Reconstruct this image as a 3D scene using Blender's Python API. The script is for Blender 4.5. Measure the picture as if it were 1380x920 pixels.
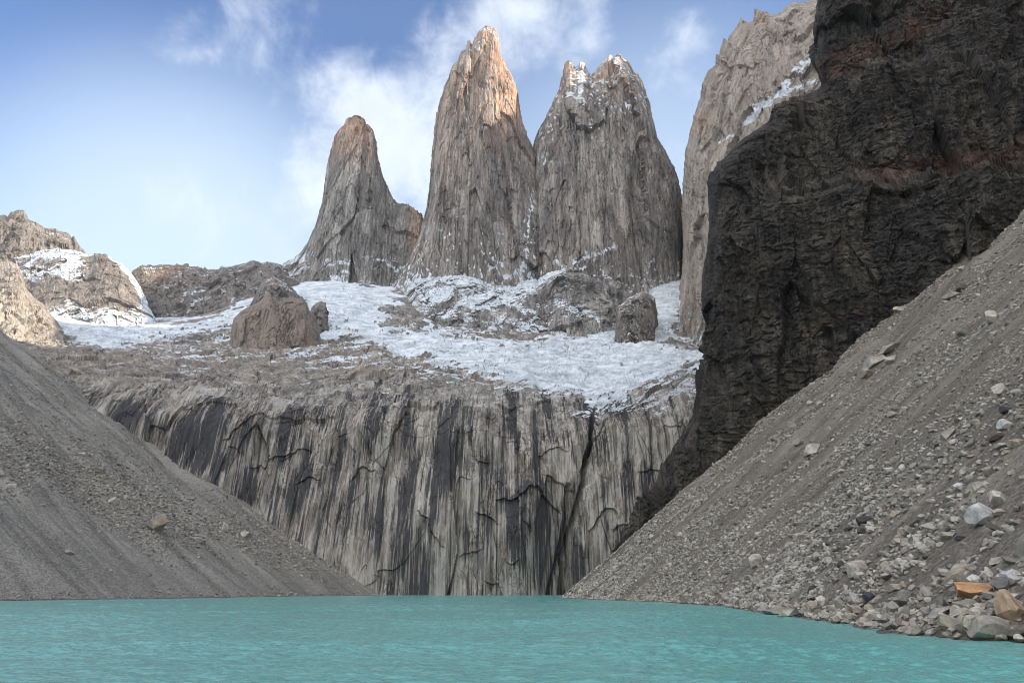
import bpy, math, random
import numpy as np

for _o in list(bpy.data.objects):
    bpy.data.objects.remove(_o, do_unlink=True)
SC = bpy.context.scene
COL = SC.collection
R = math.radians

# ------------------------------------------------------------------ camera, sky, sun
F = 997.0
TILT = math.atan((793 - 460) / F)
CAM_Z = 4.0
cd = bpy.data.cameras.new('camera')
cam = bpy.data.objects.new('camera', cd)
COL.objects.link(cam)
cd.sensor_width = 36.0
cd.lens = 36.0 * F / 1380.0
cd.clip_start = 0.5
cd.clip_end = 30000
cam.location = (0, 0, CAM_Z)
cam.rotation_euler = (math.pi / 2 + TILT, 0, 0)
SC.camera = cam

HAZE_D = 1.4e-5
SUN_EL = 21.0
SUN_AZ = 101.0            # clockwise from +Y (view direction) towards +X
SC.view_settings.view_transform = 'Standard'
SC.view_settings.look = 'None'
SC.view_settings.gamma = 1
SC.view_settings.exposure = 0.98
try:
    SC.cycles.max_bounces = 5
    SC.cycles.diffuse_bounces = 3
    SC.cycles.glossy_bounces = 2
    SC.cycles.transmission_bounces = 2
    SC.cycles.volume_bounces = 0
    SC.cycles.filter_width = 0.9
except Exception:
    pass

CT, ST = math.cos(TILT), math.sin(TILT)


def rdir(px, py):
    px = np.asarray(px, float); py = np.asarray(py, float)
    dx = (px - 690) / F
    dy = (460 - py) / F
    return np.stack([dx + 0 * dy, CT - dy * ST + 0 * dx, ST + dy * CT + 0 * dx], -1)


def at(px, py, D):
    """world point seen at photo pixel (px,py) at forward distance D"""
    d = rdir(px, py)
    k = np.asarray(D, float) / d[..., 1]
    return np.array([0, 0, CAM_Z]) + d * k[..., None]


def proj(P):
    x, y, z = P[..., 0], P[..., 1], P[..., 2] - CAM_Z
    depth = y * CT + z * ST
    up = -y * ST + z * CT
    return 690 + F * x / depth, 460 - F * up / depth


W = bpy.data.worlds.new('World')
SC.world = W
W.use_nodes = True


class NT:
    """tiny node builder"""
    def __init__(s, tree):
        s.t = tree
        tree.nodes.clear()

    def n(s, typ, **kw):
        nd = s.t.nodes.new(typ)
        for k, v in kw.items():
            setattr(nd, k, v)
        return nd

    def put(s, sock, v):
        if hasattr(v, 'is_output') or isinstance(v, bpy.types.NodeSocket):
            s.t.links.new(v, sock)
        else:
            try:
                sock.default_value = v
            except Exception:
                sock.default_value = tuple(v) + (1,)

    def m(s, op, a, b=0.0, c=None, clamp=False):
        nd = s.n('ShaderNodeMath', operation=op)
        nd.use_clamp = clamp
        s.put(nd.inputs[0], a); s.put(nd.inputs[1], b)
        if c is not None:
            s.put(nd.inputs[2], c)
        return nd.outputs[0]

    def vm(s, op, a, b=(0, 0, 0)):
        nd = s.n('ShaderNodeVectorMath', operation=op)
        s.put(nd.inputs[0], a); s.put(nd.inputs[1], b)
        return nd.outputs['Value'] if op == 'DOT_PRODUCT' else nd.outputs[0]

    def mix(s, f, a, b, blend='MIX'):
        nd = s.n('ShaderNodeMix', data_type='RGBA', blend_type=blend)
        nd.clamp_factor = True
        s.put(nd.inputs[0], f)
        for k, v in ((6, a), (7, b)):
            if isinstance(v, (tuple, list)):
                v = tuple(v)[:3] + (1,)
            s.put(nd.inputs[k], v)
        return nd.outputs[2]

    def noise(s, vec, scale=1.0, detail=4.0, rough=0.55, dist=0.0, out='Fac'):
        nd = s.n('ShaderNodeTexNoise')
        s.put(nd.inputs['Vector'], vec)
        nd.inputs['Scale'].default_value = scale
        nd.inputs['Detail'].default_value = detail
        nd.inputs['Roughness'].default_value = rough
        nd.inputs['Distortion'].default_value = dist
        return nd.outputs[0] if out == 'Fac' else nd.outputs[1]

    def mr(s, v, a, b, c=0.0, d=1.0, smooth=True):
        nd = s.n('ShaderNodeMapRange')
        nd.interpolation_type = 'SMOOTHSTEP' if smooth else 'LINEAR'
        for i, q in enumerate((v, a, b, c, d)):
            s.put(nd.inputs[i], q)
        return nd.outputs[0]

    def ramp(s, v, stops):
        nd = s.n('ShaderNodeValToRGB')
        s.put(nd.inputs[0], v)
        e = nd.color_ramp.elements
        while len(e) < len(stops):
            e.new(0.5)
        for k, (p, c) in enumerate(stops):
            e[k].position = p
            e[k].color = tuple(c) + (1,)
        return nd.outputs[0]

    def attr(s, name):
        return s.n('ShaderNodeAttribute', attribute_name=name).outputs['Fac']


w = NT(W.node_tree)
sky = w.n('ShaderNodeTexSky', sky_type='NISHITA')
sky.sun_disc = False
sky.sun_elevation = R(SUN_EL)
sky.sun_rotation = R(SUN_AZ)
sky.altitude = 1200
sky.air_density = 1.0
sky.dust_density = 0.6
sky.ozone_density = 1.3
tc = w.n('ShaderNodeTexCoord').outputs['Generated']


def blob(px, py, inner, outer, amp=1.0):
    d = rdir(px, py); d = d / np.linalg.norm(d)
    dp = w.vm('DOT_PRODUCT', w.vm('NORMALIZE', tc), tuple(d))
    return w.m('MULTIPLY', w.mr(dp, math.cos(R(outer)), math.cos(R(inner))), amp)


def addall(lst):
    r = lst[0]
    for q in lst[1:]:
        r = w.m('ADD', r, q)
    return r


dens = addall([blob(520, 270, 2, 12, .6), blob(590, 150, 1, 8, .32), blob(740, 25, 2.5, 6.5, .62),
               blob(640, 50, 1, 6, .35), blob(405, 50, 1, 6, .26), blob(455, 215, 1, 7, .3), blob(255, -10, 1, 6, .16),
               blob(925, 85, 1, 4.6, .5), blob(890, 250, 1, 6, .5), blob(230, 330, 1, 10, .3), blob(160, 120, 1, 10, .12), blob(330, 20, 1, 7, .1), blob(500, 90, 1, 7, .18)])
cn1 = w.noise(w.vm('MULTIPLY', tc, (6.5, 6.5, 9)), 1.0, 8, 0.6, 0.25)
cn2 = w.noise(w.vm('MULTIPLY', tc, (19, 19, 15)), 1.0, 6, 0.6, 0.5)
cn = w.m('ADD', w.m('MULTIPLY', w.m('SUBTRACT', cn1, .5), 1.5), w.m('MULTIPLY', w.m('SUBTRACT', cn2, .5), .8))
cl = w.mr(w.m('ADD', dens, cn), 0.3, 1.1)
cl = w.m('MULTIPLY', cl, .80)
# unseen bright cloud added behind the camera as fill for the shaded rock
back = w.mr(w.vm('DOT_PRODUCT', w.vm('NORMALIZE', tc), (-0.25, -0.8, 0.5)), 0.05, 0.7)
cnb = w.noise(w.vm('MULTIPLY', tc, (2.2, 2.2, 4)), 1.0, 6, 0.55, 0.2)
backc = w.m('MULTIPLY', back, w.mr(cnb, .3, .55, .45, 1.0))
hz = w.m('MULTIPLY', addall([blob(240, 420, 2, 21, .80), blob(880, 420, 2, 26, .62), blob(690, 200, 5, 60, .07)]), .9)
lp = w.vm('MULTIPLY', sky.outputs[0], (.080, .1, .13))
skc = w.mix(hz, lp, (0.46, 0.55, 0.64))
skc = w.mix(cl, skc, w.mix(cn2, (0.42, 0.48, 0.57), (0.62, 0.65, 0.68)))
skc = w.mix(backc, skc, (1.10, 1.08, 1.08))
bg = w.n('ShaderNodeBackground')
w.put(bg.inputs[0], skc)
bg.inputs[1].default_value = 1.0
wo = w.n('ShaderNodeOutputWorld')
W.node_tree.links.new(bg.outputs[0], wo.inputs[0])

sl = bpy.data.lights.new('sun', 'SUN')
sl.energy = 5.0
sl.angle = R(0.5)
sl.color = (1.0, 0.85, 0.68)
sun = bpy.data.objects.new('sun', sl)
COL.objects.link(sun)
from mathutils import Vector
sdir = Vector((math.sin(R(SUN_AZ)) * math.cos(R(SUN_EL)), math.cos(R(SUN_AZ)) * math.cos(R(SUN_EL)), math.sin(R(SUN_EL))))
sun.rotation_euler = sdir.to_track_quat('Z', 'Y').to_euler()
sun.location = (900, 300, 900)

# ------------------------------------------------------------------ numpy noise
M32 = np.uint32


def _h(i, j, k, seed):
    a = (i.astype(np.int64) * 73856093) ^ (j.astype(np.int64) * 19349663) ^ (k.astype(np.int64) * 83492791) ^ (seed * 2654435761)
    a = (a & 0xffffffff).astype(np.uint64)
    a = ((a ^ (a >> 16)) * 0x45d9f3b) & 0xffffffff
    a = ((a ^ (a >> 16)) * 0x45d9f3b) & 0xffffffff
    return (a ^ (a >> 16)) & 0xffffffff


def _chunks(fn):
    def run(P, *a, **k):
        sh = P.shape[:-1]
        Q = P.reshape(-1, 3)
        out = [fn(Q[s:s + 200000], *a, **k) for s in range(0, len(Q), 200000)]
        if isinstance(out[0], tuple):
            return tuple(np.concatenate([o[i] for o in out]).reshape(sh) for i in range(len(out[0])))
        return np.concatenate(out).reshape(sh)
    return run


@_chunks
def perlin(P, seed=0):
    I = np.floor(P).astype(np.int64)
    f = P - I
    u = f * f * f * (f * (f * 6 - 15) + 10)
    r = 0
    for dx in (0, 1):
        for dy in (0, 1):
            for dz in (0, 1):
                h = _h(I[:, 0] + dx, I[:, 1] + dy, I[:, 2] + dz, seed)
                g = np.stack([(h & 1023) / 511.5 - 1, ((h >> 10) & 1023) / 511.5 - 1, ((h >> 20) & 1023) / 511.5 - 1], 1)
                d = (g * (f - (dx, dy, dz))).sum(1)
                wt = (u[:, 0] if dx else 1 - u[:, 0]) * (u[:, 1] if dy else 1 - u[:, 1]) * (u[:, 2] if dz else 1 - u[:, 2])
                r = r + wt * d
    return r * 1.3


def fbm(P, scale, octs=4, seed=0, gain=.5, ridged=False):
    """scale = feature size in metres per axis"""
    Q = P / np.asarray(scale, float)
    r = 0; a = 1.0
    for o in range(octs):
        n = perlin(Q * 2.03 ** o + 17.3 * o, seed + o)
        r = r + a * ((1 - 2.2 * np.abs(n)) if ridged else n)
        a *= gain
    return r


@_chunks
def cells(P, seed=0):
    """nearest-cell random value, and distance to the cell border"""
    I = np.floor(P).astype(np.int64)
    b1 = np.full(len(P), 9.0); b2 = np.full(len(P), 9.0); v = np.zeros(len(P))
    for dx in (-1, 0, 1):
        for dy in (-1, 0, 1):
            for dz in (-1, 0, 1):
                J = I + (dx, dy, dz)
                h = _h(J[:, 0], J[:, 1], J[:, 2], seed)
                c = np.stack([(h & 1023) / 1023., ((h >> 10) & 1023) / 1023., ((h >> 20) & 1023) / 1023.], 1)
                d = ((J + c - P) ** 2).sum(1)
                val = ((h * 2654435761) & 0xffff) / 65535.
                nb = d < b1
                b2 = np.where(nb, b1, np.minimum(b2, d))
                v = np.where(nb, val, v)
                b1 = np.where(nb, d, b1)
    return v - .5, np.sqrt(b2) - np.sqrt(b1)


@_chunks
def cells2(P, seed=0):
    """nearest-cell value plus a random slant inside each cell: flat broken facets"""
    I = np.floor(P).astype(np.int64)
    b1 = np.full(len(P), 9.0); r = np.zeros(len(P))
    for dx in (-1, 0, 1):
        for dy in (-1, 0, 1):
            for dz in (-1, 0, 1):
                J = I + (dx, dy, dz)
                h = _h(J[:, 0], J[:, 1], J[:, 2], seed)
                c0 = J[:, 0] + (h & 1023) / 1023. - P[:, 0]
                c1 = J[:, 1] + ((h >> 10) & 1023) / 1023. - P[:, 1]
                c2 = J[:, 2] + ((h >> 20) & 1023) / 1023. - P[:, 2]
                d = c0 * c0 + c1 * c1 + c2 * c2
                h2 = (h * 2654435761) & 0xffffffff
                val = (h2 & 255) / 255. - .5 + ((((h2 >> 8) & 255) / 127.5 - 1) * c0 + (((h2 >> 16) & 255) / 127.5 - 1) * c1 + (((h2 >> 24) & 255) / 127.5 - 1) * c2) * .9
                nb = d < b1
                r = np.where(nb, val, r)
                b1 = np.where(nb, d, b1)
    return r


def facets(P, amp, size, seed, tall=2.2, warp=0):
    s = np.asarray([size, size, size * tall], float)
    Q = P / s
    if warp:
        wv = perlin(Q * 1.3, seed + 5)
        Q = Q + np.stack([wv, -wv, wv], -1) * warp * 2
    return amp * cells2(Q, seed)


def sstep(a, b, x):
    t = np.clip((x - a) / (b - a), 0, 1)
    return t * t * (3 - 2 * t)


def normals(P):
    du = np.gradient(P, axis=1); dv = np.gradient(P, axis=0)
    n = np.cross(du, dv)
    l = np.linalg.norm(n, axis=-1, keepdims=True)
    return n / np.maximum(l, 1e-9)


def blocky(P, amp, size, seed, warp=.35, tall=2.2):
    """jointed rock: blocks of random offset with open joints between them"""
    s = np.asarray([size, size, size * tall], float)
    wv = np.stack([perlin(P / (s * 1.6), seed + 5), perlin(P / (s * 1.6), seed + 6), perlin(P / (s * 1.6), seed + 7)], -1)
    v, e = cells(P / s + wv * warp * 2, seed)
    return amp * (v * 1.0 - .55 * (1 - sstep(0, .16, e)))


# ------------------------------------------------------------------ mesh helpers
def tag(o, label=None, cat=None, group=None, kind=None):
    if label: o['label'] = label
    if cat: o['category'] = cat
    if group: o['group'] = group
    if kind: o['kind'] = kind
    return o


def mesh_from(name, V, Fq, mat, attrs=None, smooth=False):
    me = bpy.data.meshes.new(name)
    V = np.ascontiguousarray(V, np.float32); Fq = np.ascontiguousarray(Fq, np.int32)
    k = Fq.shape[1]
    me.vertices.add(len(V)); me.vertices.foreach_set('co', V.ravel())
    me.loops.add(Fq.size); me.loops.foreach_set('vertex_index', Fq.ravel())
    me.polygons.add(len(Fq))
    me.polygons.foreach_set('loop_start', np.arange(0, Fq.size, k, dtype=np.int32))
    me.polygons.foreach_set('loop_total', np.full(len(Fq), k, np.int32))
    me.polygons.foreach_set('use_smooth', np.full(len(Fq), smooth, bool))
    for n, a in (attrs or {}).items():
        at_ = me.attributes.new(n, 'FLOAT', 'POINT')
        at_.data.foreach_set('value', np.ascontiguousarray(a, np.float32).ravel())
    me.update(calc_edges=True)
    if mat: me.materials.append(mat)
    return me


def grid_faces(nv, nu):
    a = np.arange(nv * nu).reshape(nv, nu)
    return np.stack([a[:-1, :-1], a[:-1, 1:], a[1:, 1:], a[1:, :-1]], -1).reshape(-1, 4)


def add_obj(name, me, loc=None):
    o = bpy.data.objects.new(name, me)
    COL.objects.link(o)
    if loc is not None:
        o.location = loc
    return o


def grid_obj(name, P, mat, attrs=None, smooth=False, origin=None):
    P = np.asarray(P)
    V = P.reshape(-1, 3)
    if origin is None:
        origin = (0, 0, 0)
    V = V - np.asarray(origin)
    return add_obj(name, mesh_from(name, V, grid_faces(*P.shape[:2]), mat, attrs, smooth), origin)


def resample(pts, n):
    """polyline (k,m) -> n points evenly spaced by length of the first two columns"""
    p = np.asarray(pts, float)
    s = np.concatenate([[0], np.cumsum(np.hypot(np.diff(p[:, 0]), np.diff(p[:, 1])))])
    t = np.linspace(0, s[-1], n)
    return np.stack([np.interp(t, s, p[:, c]) for c in range(p.shape[1])], 1), t / s[-1]


def pip(px, py, poly):
    """distance-signed test, + inside (pixels)"""
    poly = np.asarray(poly, float)
    x = px.ravel(); y = py.ravel()
    ins = np.zeros(len(x), bool); dm = np.full(len(x), 1e9)
    for i in range(len(poly)):
        x1, y1 = poly[i]; x2, y2 = poly[(i + 1) % len(poly)]
        c = ((y1 > y) != (y2 > y)) & (x < (x2 - x1) * (y - y1) / (y2 - y1 + 1e-12) + x1)
        ins ^= c
        l2 = (x2 - x1) ** 2 + (y2 - y1) ** 2 + 1e-9
        t = np.clip(((x - x1) * (x2 - x1) + (y - y1) * (y2 - y1)) / l2, 0, 1)
        dm = np.minimum(dm, np.hypot(x - x1 - t * (x2 - x1), y - y1 - t * (y2 - y1)))
    return np.where(ins, dm, -dm).reshape(px.shape)


def pline(px, py, pts):
    """distance to a polyline and signed side (+ below)"""
    pts = np.asarray(pts, float)
    dm = np.full(px.shape, 1e9)
    for i in range(len(pts) - 1):
        x1, y1 = pts[i]; x2, y2 = pts[i + 1]
        l2 = (x2 - x1) ** 2 + (y2 - y1) ** 2
        t = np.clip(((px - x1) * (x2 - x1) + (py - y1) * (y2 - y1)) / l2, 0, 1)
        dm = np.minimum(dm, np.hypot(px - x1 - t * (x2 - x1), py - y1 - t * (y2 - y1)))
    return dm


def sline(px, py, pts, wd, n):
    """broken snow line: wide and thin by noise"""
    return sstep(wd, 0, pline(px, py, pts) + wd * 1.5 * n)


# ------------------------------------------------------------------ materials
def newmat(name):
    m = bpy.data.materials.new(name)
    m.use_nodes = True
    nt = NT(m.node_tree)
    out = nt.n('ShaderNodeOutputMaterial')
    bs = nt.n('ShaderNodeBsdfPrincipled')
    m.node_tree.links.new(bs.outputs[0], out.inputs[0])
    return m, nt, bs


def rock_mat(name, dark, mid, light, tint=(.4, .2, .1), size=40., tall=5., streak=0.0, streak_w=4., streak_col=(.035, .035, .04),
             snow=True, snow_dirty=(.38, .43, .47), snow_clean=(.62, .68, .735), snow_up=.55, snow_n=.9, snow_bias=0.0, bump=1.0, fine=3.0, rough=.9, contrast=1.0, cracks=0, crack_tall=7, crack_k=.35):
    m, n, bs = newmat(name)
    g = n.n('ShaderNodeNewGeometry')
    pos, nor = g.outputs['Position'], g.outputs['True Normal']
    p1 = n.vm('MULTIPLY', pos, (1 / size, 1 / size, 1 / (size * tall)))
    a = n.noise(p1, 1.0, 7, .62, .35)
    b = n.noise(n.vm('MULTIPLY', pos, (1 / fine, 1 / fine, 1 / (fine * 2.2))), 1.0, 6, .68, .2)
    c = n.noise(n.vm('MULTIPLY', pos, (1 / (fine * 2.2), 1 / (fine * 2.2), 1 / (fine * 30))), 1.0, 5, .6, .3)
    f = n.m('ADD', n.m('MULTIPLY', a, .45 * 1), n.m('ADD', n.m('MULTIPLY', b, .25), n.m('MULTIPLY', c, .30)))
    f = n.mr(f, .5 - .17 / contrast, .5 + .17 / contrast, smooth=False)
    col = n.ramp(f, [(0.0, dark), (.45, mid), (1.0, light)])
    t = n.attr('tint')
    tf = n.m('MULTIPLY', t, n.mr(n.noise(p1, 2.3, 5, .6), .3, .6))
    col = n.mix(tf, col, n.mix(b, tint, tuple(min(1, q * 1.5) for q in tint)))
    if streak > 0:
        sa = n.attr('streak')
        s1 = n.noise(n.vm('MULTIPLY', pos, (1 / streak_w, .02, 1 / (streak_w * 40))), 1.0, 4, .6, .35)
        s2 = n.noise(n.vm('MULTIPLY', pos, (1 / (streak_w * 4.5), .01, 1 / (streak_w * 30))), 1.0, 4, .6, .5)
        s3 = n.noise(n.vm('MULTIPLY', pos, (1 / (streak_w * .45), .02, 1 / (streak_w * 15))), 1.0, 2, .5, .3)
        sv = n.m('ADD', n.m('ADD', n.m('MULTIPLY', s1, .8), s2), n.m('ADD', n.m('MULTIPLY', s3, .5), n.m('MULTIPLY', n.m('SUBTRACT', sa, .5), .5)))
        s0 = n.noise(n.vm('MULTIPLY', pos, (1 / (streak_w * 14), .01, 1 / (streak_w * 45))), 1.0, 3, .5, .6)
        sv = n.m('ADD', sv, n.m('MULTIPLY', n.m('SUBTRACT', s0, .5), .7))
        lt = n.m('MULTIPLY', n.mr(sv, 1.05, .95), n.mr(sa, .1, .3))
        col = n.mix(n.m('MULTIPLY', lt, .55 * streak), col, light)
        sv = n.m('MULTIPLY', n.mr(sv, 1.12, 1.21), streak)
        col = n.mix(sv, col, n.mix(b, streak_col, tuple(q * 2.2 for q in streak_col)))
    h = n.m('ADD', n.m('MULTIPLY', b, .6), n.m('MULTIPLY', c, .5))
    if cracks:
        ck = None
        for sc_, off, wd, tl in ((1.0, 0, .016, crack_tall), (.36, 7, .022, crack_tall), (1.5, 3, .007, .35)):
            v_ = n.noise(n.vm('ADD', n.vm('MULTIPLY', pos, (1 / (cracks * sc_), 1 / (cracks * sc_), 1 / (cracks * sc_ * tl))), (off, off, off)), 1.0, 3, .5, 0)
            l_ = n.mr(n.m('ABSOLUTE', n.m('SUBTRACT', v_, .5)), 0, wd, 1, 0)
            ck = l_ if ck is None else n.m('MAXIMUM', ck, l_)
        gate = n.mr(n.noise(n.vm('MULTIPLY', pos, (1 / (cracks * 1.3), 1 / (cracks * 1.3), 1 / (cracks * 2.5))), 1.0, 4, .6), .44, .60)
        ck = n.m('MULTIPLY', ck, gate)
        col = n.mix(n.m('MULTIPLY', ck, .8), col, n.mix(1.0, col, (crack_k,) * 3, 'MULTIPLY'))
        h = n.m('SUBTRACT', h, n.m('MULTIPLY', ck, .6))
    if snow:
        sa = n.attr('snow')
        nz = n.n('ShaderNodeSeparateXYZ'); n.put(nz.inputs[0], nor)
        sn = n.noise(n.vm('MULTIPLY', pos, (1 / (fine * 1.5),) * 3), 1.0, 5, .7)
        q = n.m('ADD', n.m('ADD', sa, n.m('MULTIPLY', n.m('SUBTRACT', sn, .5), snow_n)),
                n.m('MULTIPLY', n.m('SUBTRACT', nz.outputs[2], snow_up), .75))
        q = n.m('MULTIPLY', n.mr(q, .44 - snow_bias, .60 - snow_bias), n.mr(sa, 0.005, .05))
        sm = n.noise(n.vm('MULTIPLY', pos, (1 / 30, 1 / 45, 1 / 12)), 1.0, 6, .68, .6)
        col = n.mix(q, col, n.mix(n.mr(sm, .36, .62), snow_dirty, snow_clean))
    n.put(bs.inputs['Base Color'], col)
    bs.inputs['Roughness'].default_value = rough
    bs.inputs['Specular IOR Level'].default_value = .25
    bm = n.n('ShaderNodeBump')
    bm.inputs['Strength'].default_value = bump
    bm.inputs['Distance'].default_value = fine * .55
    n.put(bm.inputs['Height'], h)
    n.put(bs.inputs['Normal'], bm.outputs[0])
    return m


M_TOWER = rock_mat('granite_tower', (.068, .068, .068), (.195, .19, .18), (.41, .395, .365), tint=(.50, .25, .12), size=38, tall=5, fine=3, streak=.5, streak_w=4, cracks=20, contrast=1.35,  # tint: tan rock tops plus low-sun orange painted into the albedo
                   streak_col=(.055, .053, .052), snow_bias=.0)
M_WALL = rock_mat('granite_wall', (.13, .124, .115), (.26, .244, .218), (.40, .375, .335), tint=(.36, .2, .1), size=34, tall=3, fine=3.5, cracks=28, contrast=1.2, crack_tall=3, snow_bias=.02)
M_BASE = rock_mat('granite_base', (.085, .082, .08), (.165, .155, .145), (.27, .25, .23), tint=(.3, .2, .12), size=22, tall=1.5, fine=3.5, cracks=18, crack_tall=3, snow_bias=.05)
M_DARK = rock_mat('dark_slate', (.015, .0145, .014), (.047, .043, .037), (.125, .113, .093), tint=(.09, .042, .028), size=26, tall=1.2, fine=1.4, snow=False, cracks=13, crack_tall=4, crack_k=.35,
                  streak=.5, streak_w=5, streak_col=(.012, .012, .013), contrast=1.1, rough=.8)
M_TERR = rock_mat('headwall_granite', (.06, .06, .059), (.158, .153, .143), (.46, .445, .415), tint=(.26, .2, .14), size=16, tall=2.4, fine=1.5, streak=.95, streak_w=2.0, cracks=14,
                  streak_col=(.030, .031, .034), contrast=1.2, snow_n=.6, snow_up=.75, snow_bias=.0)

# ------------------------------------------------------------------ massifs
def massif(name, outline, base, mat, nu, nv, D, depthB=None, q=.42, disp=None, snowf=None, tintf=None, attrf=None, mod=None, nb=None, wpow=1.15, edge=.26, jag=1.3, seedj=0, backpow=1.2):
    """skyline outline (px,py[,D]) at distance D, draped forward to a base line (px,py,D); the back is closed off"""
    o = [tuple(p) + ((D,) if len(p) == 2 else ()) for p in outline]
    O, t = resample(o, nu)
    B, _ = resample(base, nu)
    if jag:
        q1 = np.stack([O[:, 0] / 7. + O[:, 1] / 11., 0 * t + seedj, 0 * t], 1)
        sp = np.maximum(perlin(q1, 5), 0) + .6 * np.maximum(perlin(q1 * 2.3, 6), 0) + .35 * perlin(q1 * 5.1, 7)
        O[:, 1] -= jag * 2.2 * sp
        O[:, 0] += jag * .5 * perlin(q1 * 3.1, 8)
    Ow = at(O[:, 0], O[:, 1], O[:, 2]); Bw = at(B[:, 0], B[:, 1], B[:, 2])
    v = np.linspace(0, 1, nv) ** wpow
    wv = v[:, None]
    P = np.empty((nv, nu, 3))
    P[..., 1] = Ow[:, 1] + (Bw[:, 1] - Ow[:, 1]) * wv ** q
    ox, bx_ = Ow[:, 0] / Ow[:, 1], Bw[:, 0] / Bw[:, 1]
    P[..., 0] = (ox + (bx_ - ox) * wv) * P[..., 1]
    zl = Ow[:, 2] + (Bw[:, 2] - Ow[:, 2]) * wv
    cap = CAM_Z + ((Ow[:, 2] - CAM_Z) / Ow[:, 1]) * (1 - .12 * wv) * P[..., 1]
    P[..., 2] = np.minimum(zl, cap)
    nb = nb or nv // 4
    vb = np.linspace(1, 0, nb)[:-1] ** 1.3
    wb = vb[:, None]
    Q = np.empty((nb - 1, nu, 3))
    bd = depthB if depthB else (Ow[:, 1] - Bw[:, 1])
    Q[..., 1] = Ow[:, 1] + bd * wb ** q
    cx = ox.mean()
    Q[..., 0] = (ox + (cx - ox) * .15 * wb) * Q[..., 1]
    Q[..., 2] = Ow[:, 2] + (Bw[:, 2] - Ow[:, 2]) * wb ** backpow
    A = np.concatenate([Q, P], 0)
    px, py = proj(A)
    if mod is not None:
        A = mod(A, px, py)
    N = normals(A)
    if N[-nv // 2, nu // 2, 1] > 0:
        N = -N
    d = disp(A, px, py)
    oo = np.asarray([p[:2] for p in o])
    wpx = min(20., (oo[:, 0].max() - oo[:, 0].min()) / 7.)
    pl = pline(px, py, oo)
    d = (d - d.mean()) * (edge + (1 - edge) * sstep(0, wpx, pl))
    A2 = A + N * d[..., None]
    N2 = normals(A2)
    if N2[-nv // 2, nu // 2, 1] > 0:
        N2 = -N2
    px, py = proj(A2)
    z = np.zeros(d.shape)
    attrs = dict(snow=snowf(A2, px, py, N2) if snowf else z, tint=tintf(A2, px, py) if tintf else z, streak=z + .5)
    if attrf: attrs.update(attrf(A2, px, py))
    Ac = A2[-1].mean(0)
    return grid_obj(name, A2[:, ::-1] if False else A2, mat, attrs, False, origin=tuple(Ac))


def tower_disp(seed, big=9, k=1.0):
    def f(P, px, py):
        d = 1.1 * big * fbm(P, (80, 80, 600), 2, seed)
        d = d + facets(P, 17 * k, 80, seed + 20, tall=6, warp=0)
        d = d + facets(P, 5 * k, 30, seed + 21, tall=7, warp=0)
        d = d + facets(P, 3.0 * k, 12, seed + 30, tall=5, warp=0)
        d = d + facets(P, 1.5 * k, 5.5, seed + 31, tall=4, warp=0)
        d = d + 1.6 * k * (fbm(P, (14, 14, 260), 2, seed + 9, ridged=True) - .4)
        return d
    return f


def rough_disp(seed, amp, size, tall=1.2):
    def f(P, px, py):
        d = amp * fbm(P, (size * 3, size * 3, size * 3 * tall), 3, seed)
        d = d + facets(P, amp * 1.1, size * 1.1, seed + 3, tall=tall)
        d = d + facets(P, amp * .55, size * .42, seed + 4, tall=tall)
        d = d + facets(P, amp * .25, size * .17, seed + 6, tall=tall)
        d = d + amp * .12 * fbm(P, (size * .2, size * .2, size * .2), 2, seed + 8)
        return d
    return f


# left tower
L_out = [(335, 392), (362, 376), (385, 356), (402, 345), (415, 328), (425, 305), (432, 283), (438, 258), (441, 232), (446, 207), (451, 188), (456, 180), (463, 172), (468, 163), (480, 157),
         (490, 161), (494, 168), (501, 175), (505, 190), (506, 207), (513, 232), (521, 252), (530, 269), (537, 274), (548, 273), (553, 277), (562, 284), (569, 292), (573, 303), (572, 318), (578, 345), (590, 372), (600, 400)]


def snow_band(y0, y1, s, top=None):
    def f(P, px, py, N):
        a = sstep(y0, y1, py) * s
        a = a * (.55 + .9 * fbm(P, (60, 60, 40), 3, 77))
        return np.clip(a, 0, 1)
    return f


def snL(P, px, py, N):
    a = .85 * sstep(322, 352, py) * (.7 + 1.0 * fbm(P, (70, 70, 30), 3, 5))
    a += .35 * np.exp(-((py - 325 + .05 * (px - 400)) / 3.) ** 2) * (fbm(P, (40, 40, 40), 3, 6) > 0)
    a += .30 * (py < 195) * (px < 470)
    return np.clip(a + .02, 0, .95)


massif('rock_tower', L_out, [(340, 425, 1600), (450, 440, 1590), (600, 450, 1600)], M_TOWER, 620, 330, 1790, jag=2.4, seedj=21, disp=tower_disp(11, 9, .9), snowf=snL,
       tintf=lambda P, px, py: np.clip(.7 * sstep(250, 170, py) + .5 * sstep(545, 556, px), 0, 1) * .7)  # warm tip and right shoulder: sunlight painted into the rock colour
tag(bpy.context.scene.objects['rock_tower'], 'smallest of the three pointed granite towers, standing left of the tallest one above the snowfield', 'rock tower', 'granite towers')

C_out = [(495, 440), (508, 418), (522, 398), (532, 382), (543, 364), (553, 345), (564, 325), (572, 305), (578, 280), (581, 250), (583, 220), (586, 190), (588, 160), (592, 135), (598, 117), (603, 109), (607, 98), (611, 88),
         (618, 82), (622, 72), (629, 66), (630, 55), (633, 54), (636, 60), (640, 50), (646, 41), (652, 35), (660, 35), (668, 42), (673, 55), (675, 75), (682, 90), (690, 103), (697, 122), (701, 150), (704, 166), (711, 186), (717, 197), (724, 215), (732, 250), (738, 300), (745, 360), (755, 420), (760, 450)]


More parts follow.
